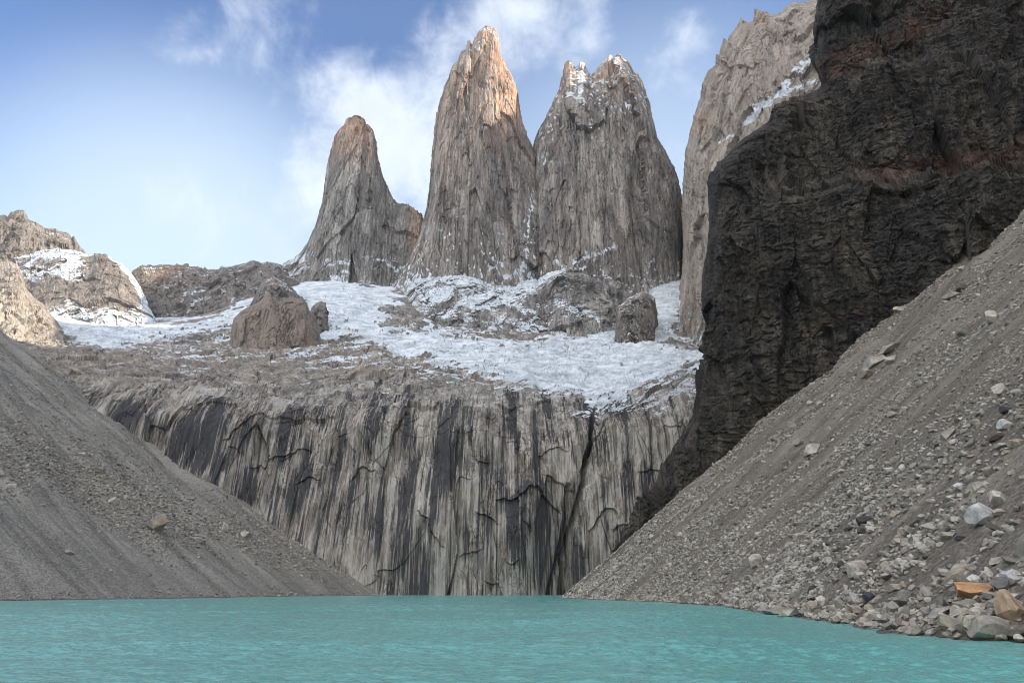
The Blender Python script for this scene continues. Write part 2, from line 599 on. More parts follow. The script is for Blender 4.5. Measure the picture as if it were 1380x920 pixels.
def snC(P, px, py, N):
    n = .35 * fbm(P, (60, 60, 60), 3, 15) + .85 * fbm(P, (9, 9, 15), 3, 16)
    a = .9 * sstep(345, 378, py) * (.65 + 1.1 * n)
    a += .6 * sstep(240, 330, py) * sstep(.1, .4, n)
    a += 1.1 * sline(px, py, [(718, 262), (715, 285), (712, 300), (712, 325), (707, 348), (701, 366)], 4, n + .9 * fbm(P, (6, 6, 14), 3, 36))
    a += .6 * sstep(85, 60, py) * sstep(-.2, .2, n)
    a += .55 * sstep(.35, .5, n)
    return np.clip(a + .01, 0, 1.4)


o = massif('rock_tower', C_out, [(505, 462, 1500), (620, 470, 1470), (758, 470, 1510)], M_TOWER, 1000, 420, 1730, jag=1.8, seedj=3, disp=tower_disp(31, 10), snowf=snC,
       tintf=lambda P, px, py: np.clip(sstep(300, 60, py) * .22 + sstep(640, 700, px) * sstep(200, 120, py) * .55 + .05, 0, 1))  # tan top, with orange sunlight painted into its right side
tag(o, 'tallest granite tower in the middle with sunlit orange right edge', 'rock tower', 'granite towers')

R_out = [(640, 470), (662, 440), (684, 405), (698, 375), (707, 345), (713, 310), (717, 275), (719, 230), (721, 195), (727, 178), (737, 157), (746, 137), (754, 120), (758, 104), (761, 88), (765, 82), (769, 80), (773, 88), (779, 92), (783, 84), (787, 86), (791, 96), (796, 104),
         (803, 96), (809, 88), (816, 82), (822, 77), (828, 79), (833, 75), (840, 82), (847, 86), (853, 99), (859, 101), (866, 112), (870, 128), (874, 137), (877, 155), (880, 167), (886, 187), (897, 206), (908, 226), (915, 243), (919, 265), (921, 300), (921, 345), (922, 390), (928, 430), (935, 470)]


def snR(P, px, py, N):
    n = .35 * fbm(P, (60, 60, 60), 3, 25) + .85 * fbm(P, (9, 9, 15), 3, 26)
    a = .8 * sstep(335, 375, py) * (.6 + 1.2 * n)
    a += .72 * sstep(215, 110, py) * (.62 + 1.1 * n)
    a += 1.2 * sline(px, py, [(776, 354), (790, 346), (808, 342), (828, 332)], 5, n + .9 * fbm(P, (6, 6, 6), 3, 36))
    a += .6 * sstep(2, 0, pline(px, py, [(845, 370), (870, 376), (890, 380)])) * (n > -.2)
    a += .6 * sstep(.25, .45, n)
    a += .6 * sstep(752, 720, px) * sstep(320, 200, py) * sstep(-.1, .3, n)
    return np.clip(a + .01, 0, 1.4)


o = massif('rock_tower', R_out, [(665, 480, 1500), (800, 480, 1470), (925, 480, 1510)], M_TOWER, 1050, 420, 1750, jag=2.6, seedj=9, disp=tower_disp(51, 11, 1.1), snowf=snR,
       tintf=lambda P, px, py: np.clip(sstep(150, 85, py) * .25 + .05, 0, 1))  # orange of the sunlit summit, painted into the rock colour
tag(o, 'broad granite tower with a twin jagged summit dusted with snow', 'rock tower', 'granite towers')

# grey wall right of the towers
Wo = [(880, 500), (889, 478), (897, 452), (907, 428), (915, 400), (920, 370), (921, 330), (920, 290), (920, 250), (923, 222), (925, 200), (930, 178), (936, 155), (945, 132), (947, 112), (955, 96), (964, 86), (965, 73), (969, 73), (972, 60), (975, 52),
      (979, 57), (984, 47), (989, 42), (994, 34), (999, 23), (1002, 36), (1008, 32), (1015, 28), (1017, 14), (1022, 15), (1030, 16), (1040, 22), (1046, 20), (1058, 14), (1068, 5), (1085, 6), (1100, -1), (1120, -20), (1160, -55), (1230, -90), (1320, -110), (1380, -70), (1440, 40)]


def snW(P, px, py, N):
    n = fbm(P, (30, 30, 30), 4, 35)
    a = .85 * sstep(395, 435, py) * (.6 + 1.2 * n)
    for l, wd in (([(1118, 65), (1090, 78), (1065, 105), (1058, 118)], 7), ([(1060, 112), (1045, 132), (1020, 150), (1000, 168)], 6),
                  ([(1038, 132), (1026, 142), (1012, 141)], 3), ([(1025, 155), (1010, 163), (995, 170)], 3), ([(988, 182), (968, 192)], 2.5), ([(1120, 110), (1090, 112), (1050, 128)], 6)):
        a += 1.25 * sline(px, py, l, wd, .4 * n + .6 * fbm(P, 9, 3, 36))
    a += .38 * sstep(80, 0, np.hypot(px - 1100, py - 50)) * (.5 + 1.5 * n)
    return np.clip(a + .005, 0, 1.4)


def wall_disp(P, px, py):
    d = 12 * fbm(P, (130, 130, 300), 2, 61)
    # long diagonal joints
    Pr = P.copy(); Pr[..., 0] = P[..., 0] * .86 - P[..., 2] * .5; Pr[..., 2] = P[..., 0] * .5 + P[..., 2] * .86
    d = d + facets(Pr, 13, 60, 62, tall=4) + facets(Pr, 4.5, 22, 63, tall=5) + facets(Pr, 1.6, 8, 64, tall=3.5)
    d = d + 2.5 * (fbm(Pr, (14, 14, 160), 3, 65, ridged=True) - .4)
    d = d + 1.0 * fbm(P, (5, 5, 9), 3, 66)
    return d


o = massif('cliff', Wo, [(893, 505, 1330), (950, 520, 1200), (1000, 530, 1130), (1200, 560, 950), (1500, 600, 800)], M_WALL, 1150, 460, 1560, jag=2.0, seedj=14, disp=wall_disp, snowf=snW, depthB=350,
       tintf=lambda P, px, py: np.clip(.25 + .6 * sstep(30, 0, np.hypot(px - 940, py - 165)) + .5 * sstep(60, 20, py) * sstep(1050, 1000, px), 0, 1) * .45)
tag(o, 'tall pale grey granite wall with a jagged crest between the twin-topped tower and the dark cliff', 'cliff', kind='structure')

# unseen shoulder added behind the dark cliff to keep the glacier in shade
o = massif('mountain', [(985, 420), (1012, 300), (1065, 205), (1110, 135), (1130, 60), (1140, 0), (1160, -60), (1260, -120), (1500, -150), (1800, -100), (2000, 200)],
           [(985, 640, 640), (1300, 640, 600), (2000, 640, 580)], M_BASE, 200, 90, 940, depthB=270, disp=rough_disp(171, 9, 30, 1.5), q=.42, edge=.05)
tag(o, 'unseen grey mountain shoulder added behind the near-black cliff to shade the glacier', 'mountain', kind='structure')

# far left ridges
o = massif('mountain', [(-260, 330), (-160, 300), (-90, 310), (-40, 296), (-10, 297), (3, 289), (10, 292), (14, 285), (25, 283), (32, 284), (38, 296), (48, 300), (60, 308), (75, 310), (92, 317), (97, 322), (99, 318), (104, 330), (114, 340), (120, 350), (140, 372)],
           [(-260, 450, 1500), (0, 430, 1450), (160, 440, 1500)], M_BASE, 420, 150, 1660, disp=rough_disp(71, 9, 38, 2.2), jag=2, q=.5,
           tintf=lambda P, px, py: .05 + 0 * px, snowf=lambda P, px, py, N: np.clip(.3 * (fbm(P, 40, 3, 3) > .3) + 0 * px, 0, 1))
tag(o, 'jagged brown ridge at the far left edge, catching low sun', 'mountain', kind='structure')


def snB(P, px, py, N):
    n = fbm(P, (40, 40, 40), 4, 45)
    a = 1.0 * sstep(400, 345, py) * sstep(130, 95, px) * sstep(10, 30, px) * (.75 + .8 * n)
    a += 1.2 * sstep(6, 0, pline(px, py, [(150, 345), (175, 370), (188, 392), (196, 408)]) + 2 * n)
    a += .7 * sstep(395, 430, py) + .4 * n
    return np.clip(a, 0.01, 1.4)


o = massif('mountain', [(-120, 380), (-20, 362), (20, 346), (50, 339), (80, 335), (100, 338), (118, 343), (134, 341), (142, 342), (150, 348), (165, 355), (176, 366), (184, 380), (193, 398), (205, 430)],
           [(-120, 480, 1330), (60, 482, 1290), (140, 486, 1290), (240, 486, 1320)], M_BASE, 520, 240, 1540, disp=rough_disp(81, 7, 50, 1.4), q=.6, snowf=snB, tintf=lambda P, px, py: .03 + 0 * px)
tag(o, 'rounded pale granite dome streaked with snow above the left glacier', 'mountain', kind='structure')


def snD(P, px, py, N):
    n = fbm(P, (35, 35, 35), 4, 55)
    a = .3 * (.6 + 1.5 * n) + .6 * sstep(4, 0, pline(px, py, [(250, 425), (262, 405), (285, 400)]) + 2 * n) + .6 * sstep(4, 0, pline(px, py, [(243, 412), (250, 393)]) + 2 * n)
    return np.clip(a, 0.01, 1.4)


o = massif('mountain', [(150, 400), (170, 378), (179, 366), (190, 358), (205, 360), (222, 357), (248, 357), (270, 360), (277, 363), (284, 364), (300, 361), (312, 360), (322, 357), (335, 354), (342, 352), (350, 355), (358, 355), (365, 353), (375, 356), (395, 368), (420, 395)],
           [(140, 470, 1480), (240, 468, 1450), (330, 455, 1450), (440, 445, 1480)], M_BASE, 560, 200, 1760, disp=rough_disp(91, 9, 36, 1.8), jag=1.8, q=.6, snowf=snD,
           tintf=lambda P, px, py: .5 * sstep(400, 360, py) * sstep(300, 200, px))
tag(o, 'low dark saw-toothed ridge between the snow-streaked dome and the smallest tower', 'mountain', kind='structure')

o = massif('mountain', [(-200, 330), (-80, 345), (-20, 352), (0, 353), (14, 352), (24, 357), (30, 366), (32, 385), (42, 398), (60, 412), (80, 440)],
           [(-200, 530, 900), (0, 528, 860), (90, 524, 880)], M_WALL, 300, 160, 1050, disp=rough_disp(96, 5, 26, 2.0), q=.6, tintf=lambda P, px, py: .05 + 0 * px)
tag(o, 'sunlit rock knob on the left edge above the grey scree slope', 'mountain', kind='structure')

# dark foot of the left ridge beside the snowfield
o = massif('mountain', [(318, 440), (335, 415), (350, 388), (358, 376), (368, 372), (380, 380), (392, 388), (405, 398), (420, 412)],
           [(310, 470, 1230), (360, 465, 1200), (430, 465, 1240)], M_BASE, 240, 120, 1350, disp=rough_disp(97, 7, 20), q=.6, snowf=lambda P, px, py, N: .35 * (fbm(P, 30, 3, 9) > 0) + .01,
           )
tag(o, 'dark rocky rib rising behind the lone outcrop', 'mountain', kind='structure')

# lone outcrop on the glacier bench
o = massif('rock_outcrop', [(308, 480), (311, 458), (312, 440), (315, 429), (324, 420), (334, 414), (344, 410), (350, 406), (355, 400), (360, 393), (363, 394), (367, 400), (375, 405), (381, 401), (390, 401), (400, 402), (409, 404), (413, 408), (417, 418), (423, 430), (429, 441), (433, 460)],
           [(308, 510, 985), (335, 515, 965), (395, 510, 975), (432, 505, 1000)], M_BASE, 420, 260, 1060, jag=.25, disp=rough_disp(101, 3.0, 20, 3.0), q=.22,
           snowf=lambda P, px, py, N: .3 * sstep(440, 470, py) * (fbm(P, 14, 3, 9) > 0.1) + .01, tintf=lambda P, px, py: .25 + 0 * px)
tag(o, 'lone brown flat-topped rock outcrop standing on the bench below the smallest tower', 'rock outcrop')
o = massif('rock_outcrop', [(416, 424), (420, 414), (427, 408), (433, 406), (438, 409), (441, 418)], [(414, 450, 1150), (430, 450, 1140), (444, 448, 1150)], M_BASE, 120, 60, 1180, disp=rough_disp(103, 2.5, 8), q=.5)
tag(o, 'small dark rock poking out of the snow just right of the lone outcrop', 'rock outcrop')

# block in front of the ice gully
o = massif('rock_outcrop', [(822, 478), (828, 455), (831, 430), (832, 412), (842, 408), (850, 400), (860, 395), (867, 391), (875, 396), (882, 403), (885, 420), (882, 445), (886, 470)],
           [(826, 500, 1190), (850, 504, 1170), (884, 500, 1190)], M_BASE, 380, 220, 1290, disp=rough_disp(105, 6, 15, 2.2), q=.42,
           snowf=lambda P, px, py, N: .36 + .3 * fbm(P, 18, 3, 9), tintf=lambda P, px, py: .1 + 0 * px)
tag(o, 'dark upright rock block beside the steep ice gully', 'rock outcrop')


# buttresses at the foot of the towers
def snBut(P, px, py, N):
    n = fbm(P, (34, 34, 26), 4, 155)
    a = .46 + .75 * n
    a += .35 * sstep(366, 380, py) * sstep(650, 600, px) * sstep(420, 395, py)
    a += 1.2 * sstep(16, 0, pline(px, py, [(640, 408), (690, 395), (752, 364)]))
    a += .5 * sstep(14, 0, pline(px, py, [(560, 372), (600, 376), (640, 380)]))
    return np.clip(a, 0, 1)


o = massif('rock_buttress', [(505, 470), (522, 440), (528, 420), (536, 400), (548, 385), (565, 374), (590, 369), (615, 366), (640, 371), (662, 381), (684, 384), (700, 380), (722, 375), (740, 395), (760, 430)],
           [(510, 468, 1300), (620, 462, 1270), (700, 468, 1270), (770, 466, 1300)], M_TOWER, 720, 300, 1560, jag=2.5, disp=rough_disp(111, 5.0, 34, 1.8), q=.62, snowf=snBut)
tag(o, 'snow-covered stepped rock base of the tallest tower', 'rock buttress')


def snBut2(P, px, py, N):
    n = fbm(P, (30, 30, 30), 4, 165)
    a = .16 + .6 * n
    a += .9 * sline(px, py, [(753, 408), (768, 420), (785, 418), (805, 430)], 8, n + .8 * fbm(P, (7, 7, 5), 3, 37))
    a += 1.2 * sstep(14, 0, pline(px, py, [(665, 432), (700, 395), (752, 362)]) + 4 * n) * (py < 430)
    a += .4 * sstep(445, 470, py)
    return np.clip(a, 0, 1)


o = massif('rock_buttress', [(650, 490), (668, 462), (676, 440), (690, 418), (706, 395), (722, 382), (742, 368), (760, 362), (785, 364), (812, 370), (838, 378), (856, 388), (868, 398), (876, 410), (884, 430), (888, 470)],
           [(660, 490, 1310), (760, 490, 1280), (835, 490, 1290), (884, 490, 1320)], M_TOWER, 760, 320, 1560, jag=2.5, disp=tower_disp(121, 6, 1.1), q=.5, snowf=snBut2)
tag(o, 'dark rock base below the twin-topped tower with snow ledges', 'rock buttress')

# ------------------------------------------------------------------ headwall, bench and glacier: one terrain sheet
cols = [-260, -100, 0, 100, 180, 260, 340, 420, 520, 620, 700, 760, 800, 860, 920, 980, 1080, 1250]
#        py / D for each control row
def row(pts, D):
    x = [p[0] for p in pts]; y = [p[1] for p in pts]
    return np.interp(cols, x, y), np.interp(cols, x, D) if isinstance(D, list) and len(D) == len(pts) else np.full(len(cols), float(D))


def cst(v): return np.full(len(cols), float(v))


Rpy, RD = [], []
def addrow(pypts, Dpts):
    Rpy.append(np.interp(cols, [p[0] for p in pypts], [p[1] for p in pypts]))
    RD.append(np.interp(cols, [p[0] for p in Dpts], [p[1] for p in Dpts]))


off = [(-260, 10), (100, 6), (300, 4), (420, 8), (480, -4), (560, 2), (640, -5), (700, -2), (800, 12), (860, 2), (940, -20), (1250, -80)]
def Do(v): return [(a, v + b) for a, b in off]
addrow([(0, 812)], Do(526))
addrow([(0, 800.5)], Do(527))
addrow([(0, 740)], Do(530))
addrow([(0, 680), (1250, 680)], Do(535))
addrow([(0, 600), (100, 598), (300, 620), (420, 620), (620, 625), (800, 630), (940, 600), (1250, 580)], Do(543))
addrow([(0, 540), (100, 540), (200, 545), (300, 560), (360, 570), (420, 568), (520, 560), (620, 572), (700, 580), (790, 590), (830, 575), (940, 545), (1250, 520)], Do(556))
addrow([(0, 508), (100, 520), (200, 527), (300, 540), (400, 545), (520, 543), (620, 550), (700, 555), (790, 568), (830, 552), (940, 525), (1250, 500)], Do(585))
addrow([(0, 490), (100, 505), (200, 515), (300, 525), (400, 530), (520, 525), (620, 528), (700, 533), (790, 545), (830, 535), (940, 508), (1250, 480)], Do(640))
addrow([(-260, 465), (0, 476), (100, 492), (200, 500), (300, 505), (400, 506), (520, 500), (620, 500), (700, 508), (800, 515), (940, 497), (1250, 470)], Do(760))
addrow([(-260, 450), (0, 460), (100, 472), (200, 482), (300, 484), (400, 480), (520, 474), (620, 478), (700, 484), (800, 492), (900, 486), (1250, 470)], Do(940))
addrow([(-260, 430), (0, 435), (60, 440), (140, 462), (200, 462), (300, 456), (400, 448), (520, 452), (620, 460), (700, 468), (800, 474), (860, 474), (890, 474), (940, 480), (1250, 460)], Do(1130))
addrow([(-260, 420), (0, 405), (40, 405), (100, 432), (200, 446), (300, 436), (360, 424), (420, 410), (520, 425), (620, 440), (700, 452), (800, 450), (860, 440), (890, 430), (940, 470), (1250, 440)], Do(1320))
addrow([(-260, 410), (0, 388), (60, 392), (100, 414), (200, 432), (300, 424), (360, 398), (420, 388), (520, 396), (620, 410), (700, 410), (800, 410), (860, 405), (895, 398), (915, 390), (940, 430), (1250, 430)], Do(1480))
addrow([(-260, 400), (0, 380), (60, 388), (100, 410), (200, 426), (300, 418), (360, 388), (420, 379), (520, 386), (620, 400), (700, 400), (800, 400), (860, 385), (905, 376), (915, 372), (940, 400), (1250, 420)], Do(1640))
addrow([(-260, 400), (0, 380), (200, 424), (420, 378), (900, 380), (1250, 420)], Do(1900))
Rpy = np.array(Rpy); RD = np.array(RD)


def crsp(x, y, xs):
    """cubic (Catmull-Rom, non uniform knots via Hermite) along axis 0"""
    x = np.asarray(x, float)
    m = np.gradient(y, x, axis=0)
    # monotone-ish limiter
    d = np.diff(y, axis=0) / np.diff(x)[:, None]
    lim = np.ones_like(y) * 1e9
    lim[1:-1] = 3 * np.minimum(abs(d[1:]), abs(d[:-1]))
    m = np.clip(m, -lim, lim)
    i = np.clip(np.searchsorted(x, xs) - 1, 0, len(x) - 2)
    h = (x[i + 1] - x[i]); t = (xs - x[i]) / h
    t = t[:, None]; h = h[:, None]
    return ((2 * t ** 3 - 3 * t ** 2 + 1) * y[i] + (t ** 3 - 2 * t ** 2 + t) * h * m[i] + (-2 * t ** 3 + 3 * t ** 2) * y[i + 1] + (t ** 3 - t ** 2) * h * m[i + 1])


NU, NV = 1500, 900
ux = np.linspace(-260, 1250, NU)
gy = crsp(cols, Rpy.T, ux).T     # rows x NU
gD = crsp(cols, RD.T, ux).T
rk = np.array([0, .3, 1.5, 3, 5, 6.6, 7.5, 8.3, 9.2, 10.0, 10.8, 11.6, 12.2, 12.6, 13.0])
vs = np.linspace(0, 13, NV)
gy = crsp(rk, gy, vs); gD = crsp(rk, gD, vs)
gx = np.broadcast_to(ux, gy.shape)
T0 = at(gx, gy, gD)
N0 = normals(T0)
if N0[NV // 4, NU // 2, 1] > 0: N0 = -N0
wallm = sstep(600, 560, T0[..., 1] - np.interp(gx, [a for a, b in off], [b for a, b in off]))      # 1 on the wall, 0 behind the lip
farm = sstep(900, 1200, T0[..., 1])
Pq = T0.copy()
d = wallm * (13 * fbm(Pq, (55, 55, 160), 2, 201) + facets(Pq, 3.6, 40, 203, tall=4, warp=.05) + facets(Pq, 1.2, 11, 204, tall=7, warp=.05)
             + 2.2 * (fbm(Pq, (14, 14, 260), 3, 202, ridged=True) - .4) + .5 * fbm(Pq, (3, 3, 50), 3, 206))
Pd = Pq.copy(); Pd[..., 0] = Pq[..., 0] * .55 + Pq[..., 1] * .45; Pd[..., 1] = -Pq[..., 0] * .25 + Pq[..., 1] * .5
bench = 9 * fbm(Pq, (150, 200, 400), 3, 211) + 5.5 * (fbm(Pd, (45, 18, 400), 4, 212, ridged=True, gain=.55) - .4) + facets(Pd, 3.5, 30, 213, tall=4, warp=.1) + facets(Pd, 1.3, 9, 215, tall=4, warp=.1)
d = d + (1 - wallm) * (1 - .6 * farm * sstep(1200, 1500, T0[..., 1])) * (1 - .7 * sstep(300, 220, gx) * sstep(450, 435, gy)) * bench
d = d + .2 * fbm(Pq, (4, 4, 6), 3, 214)
# cleft and roofs of the headwall
cleft = pline(gx + 2.5 * fbm(T0, (8, 8, 14), 3, 243), gy, [(804, 535), (799, 560), (794, 600), (786, 650), (774, 700), (766, 745), (764, 801)])
cw = np.interp(gy, [530, 600, 700, 760, 801], [4, 3.5, 6, 9, 12])
d = d - wallm * 16 * sstep(1, 0, cleft / cw) - 5 * wallm * sstep(26, 0, cleft)
cleft2 = pline(gx, gy, [(765, 655), (764, 700), (758, 740), (748, 775), (742, 801)])
d = d - wallm * 7 * sstep(5, 0, cleft2)
roofs = [([(645, 692), (660, 700), (670, 708)], 4), ([(666, 674), (686, 676), (700, 668), (712, 662), (735, 672), (750, 684), (760, 692)], 5),
         ([(567, 690), (580, 712), (598, 736)], 6), ([(790, 715), (805, 700), (818, 688), (830, 690), (838, 700)], 5), ([(828, 715), (850, 705), (880, 700)], 4),
         ([(338, 628), (352, 622), (372, 612), (400, 600), (420, 600)], 3), ([(300, 590), (330, 575), (370, 568), (420, 562)], 3), ([(680, 755), (692, 762), (700, 758)], 3),
         ([(395, 648), (415, 640), (430, 645)], 2.5), ([(420, 555), (480, 553), (520, 566), (560, 582), (640, 588), (700, 584), (790, 583)], .7), ([(860, 640), (890, 628), (915, 630)], 3),
         ([(470, 646), (480, 632), (492, 628), (505, 633)], 2.4), ([(618, 752), (632, 744), (650, 746)], 2.4), ([(722, 618), (735, 606), (752, 602), (765, 606)], 2.4)]
rx_ = gx + 7 * fbm(T0, (14, 14, 14), 3, 241); ry_ = gy + 7 * fbm(T0, (12, 12, 20), 3, 242)
for pts, a in roofs:
    xs = [p[0] for p in pts]
    yl = np.interp(rx_, xs, [p[1] for p in pts])
    inx = sstep(xs[0] - 6, xs[0] + 8, rx_) * sstep(xs[-1] + 6, xs[-1] - 8, rx_)
    below = np.clip(ry_ - yl, -40, 60)
    d = d - wallm * inx * a * .32 * np.where(below > 0, np.exp(-below / 22.), 0)
    d = d + wallm * inx * a * .4 * np.where(below < 0, np.exp(below / 10.), 0)
T = T0 + N0 * d[..., None]
N1 = normals(T)
if N1[NV // 4, NU // 2, 1] > 0: N1 = -N1
n4 = fbm(T, (60, 60, 60), 4, 231) * (1 - .5 * sstep(300, 200, gx))
n5 = fbm(T, (14, 14, 14), 3, 233)
Tq = T.copy(); Tq[..., 0] = T[..., 0] * .8 + T[..., 1] * .6; Tq[..., 1] = -T[..., 0] * .6 + T[..., 1] * .8
nst = fbm(Tq, (70, 12, 60), 4, 235)
snow = np.full(gx.shape, .0)
core = pip(gx, gy, [(60, 380), (95, 408), (105, 425), (135, 432), (200, 436), (240, 436), (300, 430), (345, 400), (380, 375), (450, 372), (540, 382), (520, 420), (520, 440), (620, 455), (680, 470), (830, 440), (870, 380), (925, 360), (925, 400), (890, 470), (960, 470),
                       (960, 500), (900, 515), (850, 528), (815, 560), (795, 572), (780, 545), (720, 530), (660, 505), (560, 480), (470, 462), (420, 450), (330, 470), (300, 452), (240, 455), (200, 462), (160, 472), (140, 472), (100, 466), (95, 450), (60, 430), (30, 405), (38, 384)])
snow = .30 + .75 * sstep(-14, 12, core + 26 * n4 + 12 * n5)
fringe = pip(gx, gy, [(60, 440), (200, 440), (500, 450), (700, 480), (960, 480), (960, 545), (850, 560), (760, 560), (600, 520), (420, 505), (250, 505), (150, 490)])
snow = np.where(core + 26 * n4 < -6, np.clip(.05 + .44 * sstep(-20, 20, fringe + 14 * n4) + .55 * nst, 0, .62), snow)
snow = snow * sstep(585, 545, gy)
snow = np.where((n5 > .5) & (core < 12), snow * .6, snow)
snow = np.maximum(snow, .85 * sstep(4, 22, core))
tint = np.clip(.55 * sstep(-10, 25, pip(gx, gy, [(90, 440), (220, 450), (220, 480), (120, 480)])) + .5 * sstep(560, 480, gy) * sstep(440, 500, gy) * (.6 + n4) + .22 * wallm, 0, 1)
streak = np.clip(.36+ .1 * wallm + .33 * sstep(-20, 60, pip(gx, gy, [(100, 510), (400, 535), (430, 700), (330, 700), (100, 560)]))
                 + .35 * sstep(30, 0, abs(gx - (600 - (gy - 650) * .2))) * sstep(560, 640, gy) + .32 * sstep(16, 0, abs(gx - 552)) + .5 * sstep(12, 0, abs(gx - (690 + (gy - 560) * .17))) * sstep(700, 560, gy)
                 + .4 * sstep(12, 0, cleft2) + .35 * sstep(20, 0, abs(gx - 500 + (gy - 600) * .05)) * sstep(650, 560, gy) - .1 * sstep(700, 790, gy), 0, 1.2) * sstep(495, 560, gy + 22 * fbm(T, (30, 60, 60), 3, 251))
sun_b = dict(snow=snow, tint=tint, streak=streak)
o = grid_obj('terrain', T, M_TERR, sun_b, False)
tag(o, 'streaked granite headwall rising from the lake with the snowy glacier bench above it', 'cliff', kind='structure')

# ------------------------------------------------------------------ dark cliff on the right
Dk = [(838, 745, 500), (852, 718, 495), (866, 700, 492), (874, 684, 488), (884, 655, 484), (896, 628, 480), (905, 612, 478), (921, 583, 476), (936, 558, 474), (941, 530, 472), (944, 500, 470), (946, 468, 470), (949, 430, 470), (946, 400, 470), (948, 370, 470), (955, 335, 470), (957, 300, 470), (956, 270, 470), (955, 245, 470),
      (960, 232, 470), (968, 220, 470), (985, 205, 470), (1000, 190, 470), (1014, 182, 470), (1028, 170, 470), (1040, 158, 470), (1042, 146, 468), (1048, 130, 466), (1062, 120, 464), (1085, 108, 462), (1110, 98, 460), (1128, 86, 460), (1134, 72, 460), (1132, 52, 460), (1126, 32, 460), (1124, 10, 460), (1125, -15, 460), (1130, -45, 458), (1135, -90, 455), (1200, -150, 445), (1300, -200, 430), (1450, -230, 410), (1700, -200, 380), (2000, -80, 350)]
ledge_x = [1040, 1110, 1160, 1240, 1300, 1380, 1600]
ledge_y = [262, 250, 244, 230, 224, 212, 190]


def dk_mod(A, px, py):
    # upper tier is set back behind a rubble ledge, plus a second slanting ledge higher up
    l = np.interp(px, ledge_x, ledge_y)
    up = sstep(8, -34, py - l) * sstep(1010, 1110, px)
    A[..., 1] += 26 * up
    l2 = np.interp(px, [1100, 1200, 1300, 1400], [95, 62, 40, 60])
    A[..., 1] += 14 * sstep(10, -30, py - l2) * sstep(1080, 1150, px)
    # lower rounded apron left of the scree
    ap = pip(px, py, [(950, 560), (1000, 440), (1090, 470), (1060, 540), (960, 640)])
    A[..., 1] -= 8 * sstep(-10, 30, ap)
    return A


def dk_disp(P, px, py):
    d = 8 * fbm(P, (75, 75, 70), 3, 301)
    d = d + facets(P, 12, 45, 302, tall=2.2) + facets(P, 4.5, 17, 303, tall=2.6) + facets(P, 1.6, 8, 304, tall=.45) + facets(P, .9, 3.4, 308, tall=.5)
    # bedding: hard beds stand proud of soft ones, dipping gently
    zz = P[..., 2] - .12 * P[..., 0] + 4 * fbm(P, (60, 60, 60), 2, 309)
    for th, am, sd in ((17., 3.2, 331), (6.5, 1.7, 332), (2.6, .7, 333)):
        k = zz / th + .25 * perlin(P / 30., sd)
        bed = np.floor(k); fr = k - bed
        hv_ = ((bed * 12.9898 + sd) * 43758.5453) % 1.0
        d = d + am * (hv_ - .5) + am * .5 * (fr - .5)
    d = d + 1.6 * (fbm(P, (8, 8, 90), 3, 305, ridged=True) - .4)
    return d


def dk_tint(P, px, py):
    n = fbm(P, (30, 30, 12), 3, 311)
    l = np.interp(px, ledge_x, ledge_y)
    a = .95 * sstep(20, 4, abs(py - l + 6) + 12 * n) * sstep(1120, 1200, px)
    a += .9 * sstep(22, 4, pline(px, py, [(1075, 118), (1105, 100), (1140, 78), (1180, 68), (1210, 50), (1260, 20)]) + 14 * n)
    a += .4 * sstep(9, 2, pline(px, py, [(1085, 450), (1130, 425), (1160, 415)]) + 5 * n)
    return np.clip(a + .12 * (n > .2), 0, 1) * .72


db = [at(840, 795, 470), None]
base = [(838, 800, 400), (870, 800, 380), (1100, 800, 368), (1400, 803, 350), (1800, 806, 330), (2300, 810, 300)]
o = massif('cliff', Dk, base, M_DARK, 1500, 700, 470, disp=dk_disp, tintf=dk_tint, mod=dk_mod, backpow=5, depthB=620, q=.42, nb=160,  # unseen back kept deep and high to stop sun leaking onto the left scree
           attrf=lambda P, px, py: dict(streak=.55 + .5 * fbm(P, (30, 30, 60), 2, 313)))
tag(o, 'towering near-black rock cliff with rust-brown ledges above the right scree', 'cliff', kind='structure')

# ------------------------------------------------------------------ lake
m, n, bs = newmat('glacial_water')
g = n.n('ShaderNodeNewGeometry')
pos = g.outputs['Position']
big = n.noise(n.vm('MULTIPLY', pos, (.012, .02, 1)), 1.0, 3, .5, .3)
n.put(bs.inputs['Base Color'], n.mix(big, (.115, .325, .30), (.135, .35, .33)))
bs.inputs['Roughness'].default_value = .18
bs.inputs['IOR'].default_value = 1.33
w1 = n.noise(n.vm('MULTIPLY', pos, (1.6, 2.6, 1)), 1.0, 4, .6, .3)
bm = n.n('ShaderNodeBump'); bm.inputs['Strength'].default_value = .8; bm.inputs['Distance'].default_value = .12
n.put(bm.inputs['Height'], w1); n.put(bs.inputs['Normal'], bm.outputs[0])
M_WATER = m
yl = np.concatenate([[-300, -60, 5, 18], 24 * (640 / 24.) ** np.linspace(0, 1, 1300)])
al = np.concatenate([[-6, -2.5], np.linspace(-.95, .95, 1100), [2.5, 6]])
LX = al[None, :] * np.maximum(yl, 40)[:, None]
LY = np.broadcast_to(yl[:, None], LX.shape)
LP = np.stack([LX, LY, 0 * LX], -1)
gust = .8 + .8 * sstep(-.3, .4, fbm(LP, (50, 28, 1), 2, 351))
LZ = gust * (.16 * fbm(LP, (2.6, 1.9, 1), 4, 352, gain=.6) + .10 * fbm(LP, (14, 7, 1), 2, 353)) * (yl[:, None] > 20)
LP[..., 2] = LZ - .03
o = grid_obj('lake', LP, M_WATER, smooth=True)
tag(o, 'milky turquoise glacial lake with small ripples', 'lake', kind='structure')

# ------------------------------------------------------------------ scree slopes
def shoreR(y):
    return np.interp(y, [-60, 20, 45, 57, 70, 85, 110, 150, 200, 260, 330, 400, 470, 600], [30, 33, 36.5, 39.0, 38, 41, 46, 50.5, 46, 42, 36, 30, 20, -10])


def shoreR_fix():
    pass


